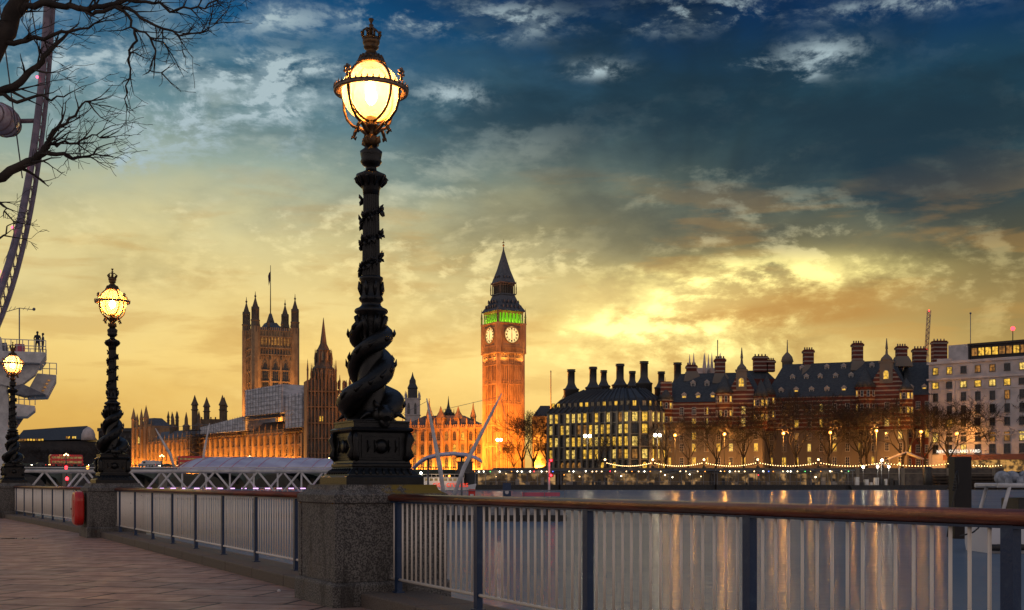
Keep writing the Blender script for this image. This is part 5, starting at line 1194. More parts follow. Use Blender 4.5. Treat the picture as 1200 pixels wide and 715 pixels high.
tall_lamp(770.5, 510, 413, 'twin headed white street light at the bronze block corner', True, 'bulbw', 500, (1, .8, .5))
tall_lamp(585, 515.5, 500, 'twin headed street light at the foot of the clock tower', True, 'bulbw', 500, (1, .8, .5))
tall_lamp(866, 511.5, 424, 'small orange street light behind the shorter brick block trees', False, 'sodium', 900)
# bare point lights behind the wall, added low so the lower facades glow orange
for px in (780, 812, 850, 905, 950, 1000, 1050, 1100, 1150, 1190): c = at(px, 536, 416); ptlight((c.x, 416.5, 8.0), 2000, SOD, .3)

def grow(mb, p, d, L_, r, depth, rr, up=.12, sides=4, spread=.55, kids_=(2, 3), shrink=.74, mr=.042):
    n = 3; pts = [p]; rad = [r]; q = Vector(p); dd = Vector(d)
    for i in range(n):
        dd = (dd + Vector((rr.uniform(-1, 1), rr.uniform(-1, 1), rr.uniform(-1, 1))) * .16 + Vector((0, 0, up)) * .3).normalized(); q = q + dd * L_ / n; pts.append(q.copy()); rad.append(max(r * (1 - .34 * (i + 1) / n), mr))
    mb.tube(pts, rad, max(3, sides if depth > 1 else 3), cap=False)
    if depth <= 0: return
    for k in range(rr.randint(*kids_)):
        a = Vector((rr.gauss(0, 1), rr.gauss(0, 1), rr.gauss(0, 1))); a = (a - a.dot(dd) * dd); a = a.normalized() if a.length > .01 else Vector((1, 0, 0))
        nd = (dd + a * rr.uniform(spread * .6, spread * 1.5)).normalized(); j = n if k < 2 else rr.randint(1, n)
        grow(mb, pts[j], nd, L_ * rr.uniform(shrink - .12, shrink + .1), rad[j] * rr.uniform(.6, .78), depth - 1, rr, up, sides, spread, kids_, shrink, mr)
def far_tree(seed, h=20, depth=6):
    rr = random.Random(seed); t_ = thing('plane_tree', 'bare winter plane tree', 'tree', (0, 0, LZ), 0, 'bare trees along the embankment'); tr = MB(); th = h * .24; lean = Vector((rr.uniform(-.1, .1), rr.uniform(-.1, .1), 1)).normalized()
    pts = [Vector((0, 0, 0)), lean * th * .5, lean * th]; tr.tube(pts, [.55, .42, .38], 8); tr.build('trunk', M['bark_far'], t_); cr = MB()
    for k in range(4):
        a = k * math.pi / 2 + rr.uniform(-.4, .4); d = Vector((math.cos(a) * .55, math.sin(a) * .55, 1)).normalized(); grow(cr, pts[-1] - lean * .3 * k, d, h * .26, .30, depth, rr, .10, 4, .60, (2, 3), .79)
    cr.build('crown', M['bark_far'], t_); return t_
variants = [far_tree(s) for s in (3, 8, 15, 23)]; vk = [kids(v) for v in variants]
spots = [(612, 470, 1.05, 'bare dark tree right of the clock tower, leftmost of the embankment trees'), (626, 500, 1.1, 'bare dark tree between clock tower and the bare flag mast'), (640, 455, .95, 'bare tree touching the left wall of the bronze roofed block'), (700, 414, .62, 'small bare tree before the bronze roofed block'), (781, 414, .8, 'orange lit bare tree at the bronze block corner'), (806, 415, .85, 'leaning bare tree before left end of the shorter brick block'), (838, 414, .9, 'bare tree before the middle of the shorter brick block'), (872, 414, 1.0, 'bare tree below the gable of the shorter brick block'), (903, 416, 1.12, 'bare tree in front of the gap between the brick blocks'), (934, 414, 1.15, 'bare tree before left half of longest brick block'), (972, 415, 1.15, 'bare tree before the middle of the longest brick block'), (1010, 414, 1.15, 'large bare tree left of the brightest orange street light'), (1016, 422, 1.1, 'bare tree standing behind the brightest orange street light'), (1057, 414, 1.15, 'bare tree below the tall right hand gable'), (1110, 414, 1.15, 'bare tree before the left half of the white office'), (1156, 414, 1.2, 'orange lit bare tree right of the glowing sign'), (1199, 414, 1.25, 'bare tree at the right edge before the white office'), (1085, 424, 1.0, 'bare tree before the narrow dark wing'), (602, 508, .62, 'small bare tree silhouetted on the floodlit clock tower base')]
rr = random.Random(77)
for i, (px, Y, s, lab) in enumerate(spots):
    k = i % 4; x = at(px, 0, Y).x
    if i < 4: v = variants[k]; v.location = (x, Y, LZ); v.rotation_euler = (0, 0, rr.uniform(0, 6)); v.scale = (s, s, s); v['label'] = lab
    else: copy_tree(variants[k], (x, Y, LZ), rr.uniform(0, 6), (s, s, s * rr.uniform(.92, 1.05)), lab, vk[k])
# far dark wood beyond the bridge on the left
def dark_trees():
    rr = random.Random(9)
    for i, px in enumerate((26, 50, 74, 98, 120, 142)):
        Y = 860 + rr.uniform(-20, 20); s = rr.uniform(.9, 1.1); copy_tree(variants[i % 4], (at(px, 0, Y).x, Y, LZ), rr.uniform(0, 6), (s * 1.3, s * 1.3, s * 1.05), 'dim bare tree in the row before the far left slate roofed block', vk[i % 4])['group'] = 'far trees before the slate roofed block'
dark_trees()

# ------------------------------------------------------------------ floating piers
M['dining'] = emit('lit_interior_glass', (1.0, .55, .20), .5, vary=.28, light=False, lo=.48, hi=.72, mn=.05)
M['green_l'] = emit('green_lamp', (.15, 1.0, .2), 3, light=False); M['blue_l'] = emit('blue_lamp', (.1, .2, 1.0), 4, light=False)
def pontoon(px0, px1, Y, label, roofpx=(540, 655), seed=1, bright=1.0, z_roof=5.1):
    x0, x1 = at(px0, 0, Y).x, at(px1, 0, Y).x; L_ = x1 - x0; t_ = thing('floating_pier', label, 'floating pier', (x0, Y, WZ)); rr = random.Random(seed)
    MB().box(0, L_, 0, 11, -.6, 1.7).box(.3, L_ - .3, -.15, 0, 1.2, 1.5).build('hull', M['dark'], t_)
    r = MB().box(-.4, L_ + .4, -.6, 11.5, z_roof + 1.2 - .0, z_roof + 1.55); r.build('roof', M['pier_roof'], t_)
    w = MB(); w.box(1, L_ - 1, 5.5, 5.7, 1.7, z_roof + 1.1); w.build('glazing', M['dining'], t_)
    c = MB(); n = int(L_ / 3.4)
    for i in range(n + 1): x = .2 + (L_ - .4) * i / n; c.box(x - .07, x + .07, .1, .24, 1.7, z_roof + 1.2); c.box(x - .1, x + .1, 5.3, 5.5, 1.7, z_roof + 1.2)
    c.box(0, L_, .05, .15, 2.75, 2.85); nb = int(L_ / .45)
    for i in range(nb): x = L_ * i / nb; c.box(x, x + .05, .08, .12, 1.7, 2.78)
    c.box(0, L_, 5.2, 5.4, z_roof + .3, z_roof + 1.15)
    c.build('posts_and_rail', M['steel_grey'], t_)
    f = MB()                                  # deck furniture: tables, boxes, screens
    for i in range(int(L_ / 2.6)):
        x = rr.uniform(1, L_ - 1.5); y = rr.uniform(1.5, 5); h = rr.choice((.8, .8, 1.1, 1.9, 2.4)); f.box(x, x + rr.uniform(.3, 1.5), y, y + .5, 1.7, 1.7 + h, rr.randrange(3))
    f.build('deck_furniture', [M['dark'], M['trim_cream'], M['stone_grey']], t_)
    ml = {k: MB().ball((0, 0, 0), .16, 6, 4).mesh('ceiling_lamp', M[k]) for k in ('bulb', 'bulbw', 'sodium', 'green_l', 'blue_l', 'redlight')}
    for i in range(int(L_ / 1.9)):
        k = rr.choices(list(ml), (10, 8 * bright, 5, 1, 1.2, .7))[0]; link('ceiling_lamp', ml[k], t_, (1.9 * i + rr.uniform(.5, 1.5), rr.choice((1.0, 3.0, 5.0)), z_roof + 1.0 - (0 if rr.random() < .8 else rr.uniform(.5, 2.6))))
    nl = max(2, int(L_ / 12))
    for i in range(nl): ptlight((x0 + L_ * (i + .5) / nl, Y + 2.6, WZ + z_roof + .4), 70 * bright, (1, .62, .3), .2, 'deck_light')
M['pier_roof'] = mat('grey_pier_roof', (.10, .115, .14), .5)
pontoon(556, 655, 396, 'covered floating pier with bright lamps below the clock tower', seed=3, bright=1.8)
pontoon(657, 838, 392, 'long covered floating pier moored below the bronze roofed block', seed=4)
pontoon(840, 1000, 390, 'covered floating pier with blue and white lamps below the longest brick block', seed=8, bright=1.4)
def lamp_cluster():
    Y = 389; c = at(1030, 565, Y); t_ = thing('cluster_lamp', 'cluster of four bright white lamps on the pier end below brightest street light', 'lamp', (c.x, Y, WZ + 1.7)); m = MB()
    zz = lambda py: at(0, py, Y).z - WZ - 1.7
    P = [(at(px, 0, Y).x - c.x, zz(py)) for px, py in ((1011.5, 547.5), (1028.5, 547), (1041.5, 547), (1033.5, 539.5))]
    m.tube([(.8, 0, 0), (.8, 0, zz(540))], .10, 6)
    for x, z in P[:3]: m.tube([(.8, 0, z + 1.2), (x, 0, z + .4)], .06, 5); m.tube([(x, 0, 0), (x, 0, z)], .06, 5)
    m.build('column', M['steel_grey'], t_)
    for x, z in P: MB().ball((x, 0, z), .40, 10, 8).build('lamp_head', M['bulbw'], t_); ptlight((c.x + x, Y - .6, WZ + 1.7 + z), 420, (1, .86, .6), .3)
lamp_cluster()
o = thing('work_barge', 'low black barge moored below the white awning, right of the lamp cluster', 'barge', (at(1000, 0, 388).x, 388, WZ)); 
MB().loft([[(0, 0, -.5), (0, 7, -.5), (-1, 7, 1.6), (-1, 0, 1.6)], [(30, 0, -.5), (30, 7, -.5), (31, 7, 1.6), (31, 0, 1.6)]]).build('hull', M['dark'], o)
q = MB(); rr = random.Random(6)
for i in range(9): x = 1 + i * 1.6; q.box(x, x + rr.uniform(.6, 1.4), 1, 3, 1.6, 1.6 + rr.uniform(.8, 3.0), rr.randrange(2))
q.build('deck_gear', [M['dark'], M['steel_white']], o); MB().tube([(15.2, 1, 1.6), (15.2, 1, 9)], .12, 6).build('mast', M['steel_white'], o)
q = MB().lathe([(1.5, -2), (1.5, 7.2), (1.2, 7.6)], 12); c = at(1087, 0, 394); o = q.build('mooring_dolphin', M['dark']); o.location = (c.x, 394, WZ); tag(o, 'stubby dark mooring post behind the low black barge', 'mooring post')
q = thing('awning', 'pale peaked awning lit orange, left of the glowing sign', 'awning', (at(1062, 0, 412).x, 411.5, LZ)); MB().loft([[(-6, 0, 4.2), (-6, 4, 4.2), (-5, 4, 4.8), (-5, 0, 4.8)], [(0, -.5, 6.6), (0, 4.5, 6.6), (0, 4.5, 6.9), (0, -.5, 6.9)], [(6, 0, 4.2), (6, 4, 4.2), (6, 4, 4.5), (6, 0, 4.5)]]).build('cover', M['cream'], q)
p_ = MB()
for x in (-5.5, 5.5): p_.tube([(x, 0, 0), (x, 0, 4.3)], .08, 5)
p_.build('posts', M['steel_grey'], q); ptlight((at(1062, 0, 412).x, 410.6, LZ + 3.6), 500, SOD)
# river steps and landing at the right
st = thing('landing_stage', 'dark stepped timber landing stage against the wall, right of the mooring pile', 'landing stage', (at(1100, 0, 402).x, 402, WZ)); m = MB()
for k in range(5): m.box(0, 45, 5 - k * 1.1, 6.2, -1, .6 + k * .9 - .001 * k) if False else m.box(0, 45, k * 1.1, 6.1, .4 + k * 1.0, .4 + k * 1.0 + .35)
for i in range(12): m.box(i * 4, i * 4 + .35, -.3, .1, -2, 2.2)
m.build('timber_steps', M['scaf'], st)

# ------------------------------------------------------------------ bridge and its traffic
BA, BB = Vector((-182, 395, 0)), Vector((-16, 506, 0)); BL = (BB - BA).length; BU = (BB - BA).normalized(); BN = Vector((-BU.y, BU.x, 0)); DZ = 6.6
M['bridge'] = mat('pale_green_bridge_iron', (.07, .095, .075), .6, 0, (.05, .06, .05), 1)
tb = thing('road_bridge', 'long green iron road bridge carrying red buses across the river', 'bridge', (BA.x, BA.y, 0), math.atan2(BU.y, BU.x))
MB().box(-40, BL, 0, 24, DZ - .9, DZ).build('deck', M['asph'], tb)
pa = MB(); 
for y in (-.3, 24): pa.box(-40, BL, y, y + .3, DZ - 1.0, DZ - .1); pa.box(-40, BL, y, y + .3, DZ + .9, DZ + 1.1)
for i in range(int((BL + 40) / 1.2)): pa.box(-40 + i * 1.2, -40 + i * 1.2 + .25, -.25, 0, DZ - .1, DZ + .9)
pa.build('parapet', M['bridge'], tb)
sp = BL / 6
for i in range(-1, 6):
    n = 16; top = [(sp * i + 1.5 + (sp - 3) * k / n, 0) for k in range(n + 1)]
    for y in (-.2, 8, 16, 23.6):
        rb, rt = [], []
        for k in range(n + 1): x = sp * i + 1.5 + (sp - 3) * k / n; z = WZ + 1.5 + 4.9 * math.sqrt(max(0, 1 - (2 * k / n - 1) ** 2)); rb.append((x, y, z)); rt.append((x, y, max(z + .45, DZ - 1.0)))
        a = MB(); a.loft([[rb[k], rt[k], (rt[k][0], y + .5, rt[k][2]), (rb[k][0], y + .5, rb[k][2])] for k in range(n + 1)]); a.build('arch_rib', M['bridge'], tb)
    MB().box(sp * i - 1.5, sp * i + 1.5, -1.5, 25.5, -4, DZ - 1.0).build('bridge_pier', M['pier_stone'], tb)
    if i > 0:
        ml = MB().lathe([(.4, DZ + 1.1), (.2, DZ + 1.6), (.1, DZ + 4.2)], 8, (sp * i, -.15)); ml.tube([(sp * i - .6, -.15, DZ + 3.8), (sp * i, -.15, DZ + 3.5), (sp * i + .6, -.15, DZ + 3.8)], .06, 5); ml.build('lamp_post', M['bridge'], tb)
        for x in (-.6, 0, .6): MB().ball((sp * i + x, -.15, DZ + 4.1 + (.4 if x == 0 else 0)), .24, 8, 6).build('lamp_head', M['bulb'], tb)
M['buswin'] = emit('lit_bus_window', (1.0, .62, .20), .24, vary=1.3, light=False); M['tail'] = emit('red_tail_light', (1, .03, .01), 5, light=False); M['tyre'] = mat('tyre', (.012, .012, .012), .8)
def bus():
    t_ = thing('double_decker_bus', 'red double decker bus', 'bus', (0, 0, 0), 0, 'red buses crossing the bridge'); L_, W_, H_ = 11.0, 2.5, 4.35; b = MB()
    pr = [(0, .35), (L_, .35), (L_ + .02, 3.2), (L_ - .25, H_ - .15), (L_ - .6, H_), (.5, H_), (.12, H_ - .25), (-.02, 2.0)]
    b.loft([[(x, 0, z) for x, z in pr], [(x, W_, z) for x, z in pr]]); b.build('body', M['bus_red'], t_, bevel=.08)
    for z, hh in ((1.35, .95), (2.95, .85)):
        for i in range(7): x = .55 + i * 1.45; MB().box(x, x + 1.25, -.03, .02, z, z + hh * .8).build('window', M['buswin'], t_)
    MB().box(-.05, .02, .2, W_ - .2, 1.3, 2.5).box(-.08, .04, .2, W_ - .2, 2.95, 3.8).build('windscreen', M['glass_dark'], t_)
    MB().box(L_ - .02, L_ + .06, .3, W_ - .3, 2.9, 3.7).build('rear_window', M['buswin'], t_)
    for x in (1.9, 8.4):
        for y in (.02, W_ - .3): w = MB(); w.loft([[(x + .5 * math.cos(a), yy, .5 + .5 * math.sin(a)) for a in [k * math.pi / 7 for k in range(14)]] for yy in (y - .04, y + .28)]); w.build('wheel', M['tyre'], t_)
    for y in (.15, W_ - .35): MB().box(L_ + .0, L_ + .07, y, y + .2, .8, 1.2).build('tail_light', M['tail'], t_)
    for y in (.25, W_ - .45): MB().box(-.08, -.01, y, y + .25, .7, .95).build('headlight', M['bulb'], t_)
    return t_
def brpos(px, y):      # place on the deck, y across from the near parapet
    k = (px - CX) / F; P = BA + BN * y; s = (k * P.y - P.x) / (BU.x - k * BU.y); v = P + BU * s; return (v.x, v.y, DZ + .02)
brz = math.atan2(BU.y, BU.x); b0 = bus(); bk = kids(b0)
for i, (px, y, lab, fl) in enumerate(((59, 3, 'red double decker bus with lit windows, leftmost on the bridge, left of middle lamp', 0), (209, 3, 'red double decker bus behind the white pier roof, left of the right leaning mast', 0), (228, 14, 'red double decker bus half hidden behind the second leaning mast', 0), (272, 3, 'red double decker bus before the sheeting, left one of a close pair', 0), (290.5, 3, 'red double decker bus before the sheeting, right one of a close pair', 0), (385, 8, 'red double decker bus half hidden left of the main lamp base', 0))):
    if i == 0: b0.location = brpos(px, y); b0.rotation_euler = (0, 0, brz); b0['label'] = lab
    else: copy_tree(b0, brpos(px, y), brz, label=lab, kd=bk)
M['van'] = mat('white_van_paint', (.6, .6, .62), .4, coat=.2)
def van(px, y, m, lab, s=1.0):
    t_ = thing('van', lab, 'van', brpos(px, y), brz); MB().loft([[(x * s, 0, z * s) for x, z in ((0, .3), (5.8, .3), (5.85, 2.3), (5.6, 2.6), (1.7, 2.55), (1.0, 1.5), (0, 1.25))], [(x * s, 2.0, z * s) for x, z in ((0, .3), (5.8, .3), (5.85, 2.3), (5.6, 2.6), (1.7, 2.55), (1.0, 1.5), (0, 1.25))]]).build('body', M[m], t_, bevel=.06)
    MB().box(1.25 * s, 2.1 * s, -.03, .02, 1.5 * s, 2.2 * s).build('side_window', M['glass_dark'], t_); MB().box(5.86 * s, 5.93 * s, .1, .4, .8, 1.2).build('tail_light', M['tail'], t_)
    for x in (1.1, 4.6): w = MB(); w.loft([[(x * s + .36 * math.cos(a), yy, .36 + .36 * math.sin(a)) for a in [k * math.pi / 6 for k in range(12)]] for yy in (-.04, .2)]); w.build('wheel', M['tyre'], t_)
van(163.5, 2, 'van', 'white van on the bridge just right of the middle lamp base'); van(172, 12, 'van', 'second white van beyond the first on the bridge')
M['carp'] = mat('dark_car_paint', (.03, .03, .04), .3, coat=.4)
def car(px, y, lab, tl=True):
    t_ = thing('car', lab, 'car', brpos(px, y), brz, 'cars on the bridge'); pr = [(0, .3), (4.3, .3), (4.35, .8), (4.1, 1.0), (3.4, 1.45), (1.9, 1.45), (1.2, .95), (0, .8)]
    MB().loft([[(x, 0, z) for x, z in pr], [(x, 1.75, z) for x, z in pr]]).build('body', M['carp'], t_, bevel=.05); MB().box(1.6, 3.5, -.02, .03, 1.0, 1.38).build('side_window', M['glass_dark'], t_)
    for yy in (.1, 1.4): MB().box(4.36, 4.43, yy, yy + .25, .6, .8).build('tail_light', M['tail'], t_); MB().box(-.06, 0, yy, yy + .25, .6, .8).build('headlight', M['bulbw'], t_)
    for x in (.8, 3.5): w = MB(); w.loft([[(x + .32 * math.cos(a), k2, .32 + .32 * math.sin(a)) for a in [k * math.pi / 6 for k in range(12)]] for k2 in (-.03, .18)]); w.build('wheel', M['tyre'], t_)
for px, lab in ((38, 'dark car at the far left of the bridge, ahead of the leftmost bus'), (104, 'dark car behind the leftmost bus, left of the middle lamp'), (188, 'dark car following the white van on the bridge'), (333, 'dark car on the bridge before the sheeting, right of the bus pair')): car(px, 2, lab)

# ------------------------------------------------------------------ mounted statue by the bridge foot
c = at(545, 0, 500); t_ = thing('chariot_statue', 'dark bronze statue of horses drawing a chariot, left of clock tower', 'statue', (c.x, 500, LZ))
MB().sqlathe([(3.0, 0), (3.0, .6), (2.4, .9), (2.3, 4.4), (2.7, 4.7), (2.7, 5.0)], ax=1.35).build('pedestal', M['granite'], t_)
def horse(y):
    m = MB(); m.tube([(-3.3, y, 6.9), (-2.2, y, 7.3), (-1.2, y, 7.2), (-.4, y, 6.7)], [.45, .62, .55, .5], 10)
    m.tube([(-3.3, y, 7.1), (-3.9, y, 8.2), (-4.2, y, 8.9), (-4.9, y, 8.6)], [.42, .3, .28, .14], 8)
    for k in (-.25, .25): m.tube([(-3.2, y + k, 6.7), (-4.0, y + k, 6.4), (-4.2, y + k, 5.8)], [.22, .14, .09], 6); m.tube([(-.6, y + k, 6.6), (-.4, y + k, 5.9), (-.7, y + k, 5.05)], [.28, .15, .1], 6)
    m.tube([(-.3, y, 6.9), (.1, y, 6.5), (.2, y, 5.9)], [.14, .12, .04], 5); return m
horse(-.8).build('horse', M['bronze'], t_); horse(.8).build('horse', M['bronze'], t_)
m = MB(); m.tube([(1.6, 0, 5.6), (1.7, 0, 6.8), (1.6, 0, 7.9), (1.5, 0, 8.3)], [.55, .42, .36, .14], 8); m.ball((1.5, 0, 8.6), .27, 8, 6); m.tube([(1.6, .3, 7.8), (1.9, .7, 8.5), (1.7, .9, 9.3)], [.13, .1, .07], 6); m.tube([(1.5, -.3, 7.8), (.9, -.6, 7.4), (.4, -.5, 7.5)], [.13, .1, .07], 6); m.build('standing_figure', M['bronze'], t_)
m = MB(); m.loft([[(.9, -1, 5.3), (.9, 1, 5.3), (.8, 1, 6.5), (.8, -1, 6.5)], [(2.6, -1, 5.2), (2.6, 1, 5.2), (2.7, 1, 5.7), (2.7, -1, 5.7)]])
for y in (-1.2, 1.1): m.loft([[(1.8 + .75 * math.cos(a), yy, 5.75 + .75 * math.sin(a)) for a in [k * math.pi / 8 for k in range(16)]] for yy in (y, y + .12)])
m.build('chariot', M['bronze'], t_)

# ------------------------------------------------------------------ river pier in the middle distance
def tb_(m, a, b, r, n=6): m.tube([a, b], r, n)
def gangway():
    Y0, Y1 = 60.0, 63.0; x0, x1 = at(18, 0, Y0).x, at(401, 0, Y0).x; zt, zb = 1.93, .62
    t_ = thing('gangway', 'white lattice truss gangway running behind the railing to the pier', 'gangway', (x0, Y0, WZ)); L_ = x1 - x0; zt -= WZ; zb -= WZ
    for y in (0, Y1 - Y0):
        MB().tube([(0, y, zt), (L_, y, zt)], .085, 8).build('top_chord', M['steel_white'], t_); MB().tube([(0, y, zb), (L_, y, zb)], .085, 8).build('bottom_chord', M['steel_white'], t_)
        n = 8; bw = 2.14; s = .4 if y == 0 else 1.1; k = 0
        while s < L_ - .3:
            e = min(s + bw / 2, L_); a, b = (zb, zt) if k % 2 == 0 else (zt, zb); MB().tube([(s, y, a), (e, y, b)], .055, 6).build('brace', M['steel_white'], t_); s += bw / 2; k += 1
    MB().tube([(0, -.12, zt + .17), (L_, -.12, zt + .17)], .035, 6).build('handrail', M['steel_white'], t_)
    MB().box(0, L_, .1, Y1 - Y0 - .1, zb - .12, zb - .02).build('deck', M['steel_grey'], t_)
    lm = MB().box(0, .26, 0, .05, 0, .05).mesh('strip_light', M['pink'])
    for i in range(int(L_ / .62)):
        link('strip_light', lm, t_, (.2 + i * .62, Y1 - Y0 - .3, zb + .40))
gangway()
def canopy():
    Ya = 85.0; t_ = thing('pier_canopy', 'white arched membrane roof with red ribs over the pier, left of main lamp', 'canopy', (at(183, 0, Ya).x, Ya, WZ)); ox, oz = at(183, 0, Ya).x, WZ
    def prof(s):      # s 0..1 along the roof
        k = min(1, s / .16) ** .6; return k * (1 - .14 * max(0, (s - .5) * 2))
    rings = []; n = 28; L_ = at(398, 0, Ya).x - ox
    for i in range(n + 1):
        s = i / n; k = prof(s); sc = .5 + .5 * math.cos(i / n * math.pi * 12)
        rings.append([(s * L_ + .25 * (1 - k), 5 - 5 * k + 10 * k * j / 8, 2.28 - oz + (.95 * math.sin(math.pi * j / 8)) * k - .04 * sc) for j in range(9)])
    m = MB(); m.loft(rings, 0, False, True, False); o = m.build('membrane', M['membrane'], t_); so_ = o.modifiers.new('thickness', 'SOLIDIFY'); so_.thickness = .05
    for i in range(2, n, 2):
        r = [Vector(p) + Vector((0, 0, .05)) for p in rings[i]]; MB().tube([r[j] + Vector((.35 * j / 8 * 4 - .7, 0, 0)) * .5 for j in range(9)], .022, 5).build('rib', M['canopy_red'], t_)  # red tubes standing in for lamp reflections streaking the roof
    m = MB().tube([(.8, -.05, 2.2 - oz), (L_, -.05, 2.2 - oz)], .09, 8); m.build('edge_beam', M['steel_white'], t_)
    for i in range(7):
        x = 1.8 + i * (L_ - 2) / 6.5; MB().tube([(x, .2, 2.2 - oz), (x, .2, .4)], .07, 6).build('column', M['steel_white'], t_)
M['canopy_red'] = mat('red_paint_and_light_streak', (.55, .10, .16), .5)  # red of the painted light streaks, shared with barrier and gate box
canopy()
def mast(tip, base, Y, r, lab, cables=()):
    a, b = at(*base, Y), at(*tip, Y); t_ = thing('leaning_mast', lab, 'mast', a, 0, 'white leaning masts of the pier'); d = b - a
    MB().tube([(0, 0, -.6), tuple(d * .25), tuple(d * .8), tuple(d)], [r * .75, r, r * .62, r * .22], 10).build('spar', M['steel_white'], t_)
    for c in cables: MB().tube([tuple(d * .97), tuple(at(*c, Y) - a)], .012, 4).build('stay_cable', M['steel_grey'], t_)
mast((182, 502), (205.5, 543), 88, .11, 'left leaning white mast tilting away to the left above the canopy', ((240, 538),)); mast((245.5, 496), (237, 541), 88, .09, 'nearly upright white mast over the left part of the canopy', ((300, 541), (183, 502)))
mast((500, 467), (521, 576), 74, .15, 'white mast tilting left between the main lamp and clock tower', ((470, 486), (540, 560))); mast((588, 461), (529, 577), 72, .14, 'long white mast leaning right across the clock tower base', ((520, 480), (600, 520)))
t_ = thing('pier_canopy', 'small white arched shell roof just right of the main lamp base', 'canopy', (at(482, 0, 95).x, 95, WZ)); o2 = t_.location
pr = [(482, 549), (489, 542), (498, 536.5), (512, 533), (530, 531.5), (546, 533), (558, 537), (564, 541)]
rg = []
for px, py in pr: v = at(px, py, 95); rg.append([(v.x - o2.x, y, v.z - WZ + dz) for y, dz in ((0, -.10), (0, 0), (1.6, .18), (3.2, 0), (3.2, -.10), (1.6, .08))])
MB().loft(rg, 0, True, True).build('shell', M['membrane'], t_); m = MB()
for px in (500, 540): v = at(px, 540, 95); m.tube([(v.x - o2.x, 1.6, -.2), (v.x - o2.x, 1.6, 4.6)], .09, 6)
m.build('columns', M['steel_grey'], t_)
M['pale_deck'] = mat('pale_grey_pontoon_paint', (.42, .43, .45), .6, 0, (.24, .245, .25), 1.5)
def near_pontoon():
    Y = 78.0; x0, x1 = at(470, 0, Y).x, at(662, 0, Y).x; t_ = thing('pontoon', 'low grey pontoon with black fenders floating behind the right hand railing', 'pontoon', (x0, Y, WZ)); L_ = x1 - x0
    MB().box(0, L_, 0, 9, -.5, 1.18).build('deck', M['pale_deck'], t_); f = MB().box(-.1, L_ + .1, -.12, -.002, .05, .42)
    for i in range(16): f.box(i * L_ / 16 + .1, i * L_ / 16 + .35, -.2, -.12, 0, 1.1)
    f.build('fender', M['dark'], t_)
    r = MB().box(0, L_, .1, .14, 2.0, 2.05)
    for i in range(9): x = L_ * i / 8; r.box(x - .02, x + .02, .1, .14, 1.18, 2.0)
    r.build('guard_rail', M['steel_grey'], t_); MB().box(L_ * .74, L_ * .97, .2, .25, 1.65, 1.9).build('red_barrier', M['canopy_red'], t_)
    return x0
near_pontoon()
def on_deck(px, Y=80.0): return (at(px, 0, Y).x, Y, -.02)
t_ = thing('post_box', 'small bright red box on the pontoon deck right of the long leaning mast', 'box', on_deck(553)); MB().sqlathe([(.22, 0), (.22, .75), (.26, .8), (.2, .92)]).build('cabinet', M['red'], t_)
MB().box(-.12, .12, -.24, -.221, .45, .6).build('front_plate', M['steel_white'], t_)
t_ = thing('pier_sign', 'small dark blue sign with white disc on a post, on the pontoon', 'sign', on_deck(594)); MB().box(-.28, .28, -.03, .03, .45, 1.35).build('panel', M['blue'], t_); MB().tube([(0, .05, 0), (0, .05, 1.3)], .04, 6).build('post', M['steel_grey'], t_)
d_ = MB(); d_.loft([[(.13 * math.cos(a), y, .72 + .13 * math.sin(a)) for a in [k * math.pi / 8 for k in range(16)]] for y in (-.05, -.031)]); d_.build('disc', M['steel_white'], t_)
t_ = thing('signal_post', 'white signal post carrying two red lights, left of the bronze block', 'signal', on_deck(643.5)); MB().tube([(0, 0, 0), (0, 0, 2.9)], .075, 8).build('pole', M['steel_white'], t_)
for z in (1.85, 2.85): MB().box(-.05, .30, -.09, .09, z - .12, z + .12).build('lamp_housing', M['dark'], t_); MB().ball((.12, -.12, z), .075, 8, 6).build('red_lamp', M['redlight'], t_); ptlight(tuple(Vector(t_.location) + Vector((.12, -.35, z))), 14, (1, .02, .03), .08, 'red_lamp_light')
# navigation lights on the bridge seen through the gangway
for (px, py, Y, k, lab) in ((78, 548, 130, 'redlight', 'upper red signal light on a post below the leftmost bus'), (79, 561, 95, 'redlight', 'lower red signal light on a post below the leftmost bus'), (103, 548, 140, 'sodium', 'single orange light on a post left of the middle lamp')):
    v = at(px, py, Y); t_ = thing('light_post', lab, 'signal light', (v.x, Y, WZ)); MB().tube([(0, 0, -1), (0, 0, v.z - WZ)], .06, 6).build('post', M['dark'], t_); MB().ball((0, -.1, v.z - WZ), .16 * Y / 110, 8, 6).build('lamp', M[k], t_)
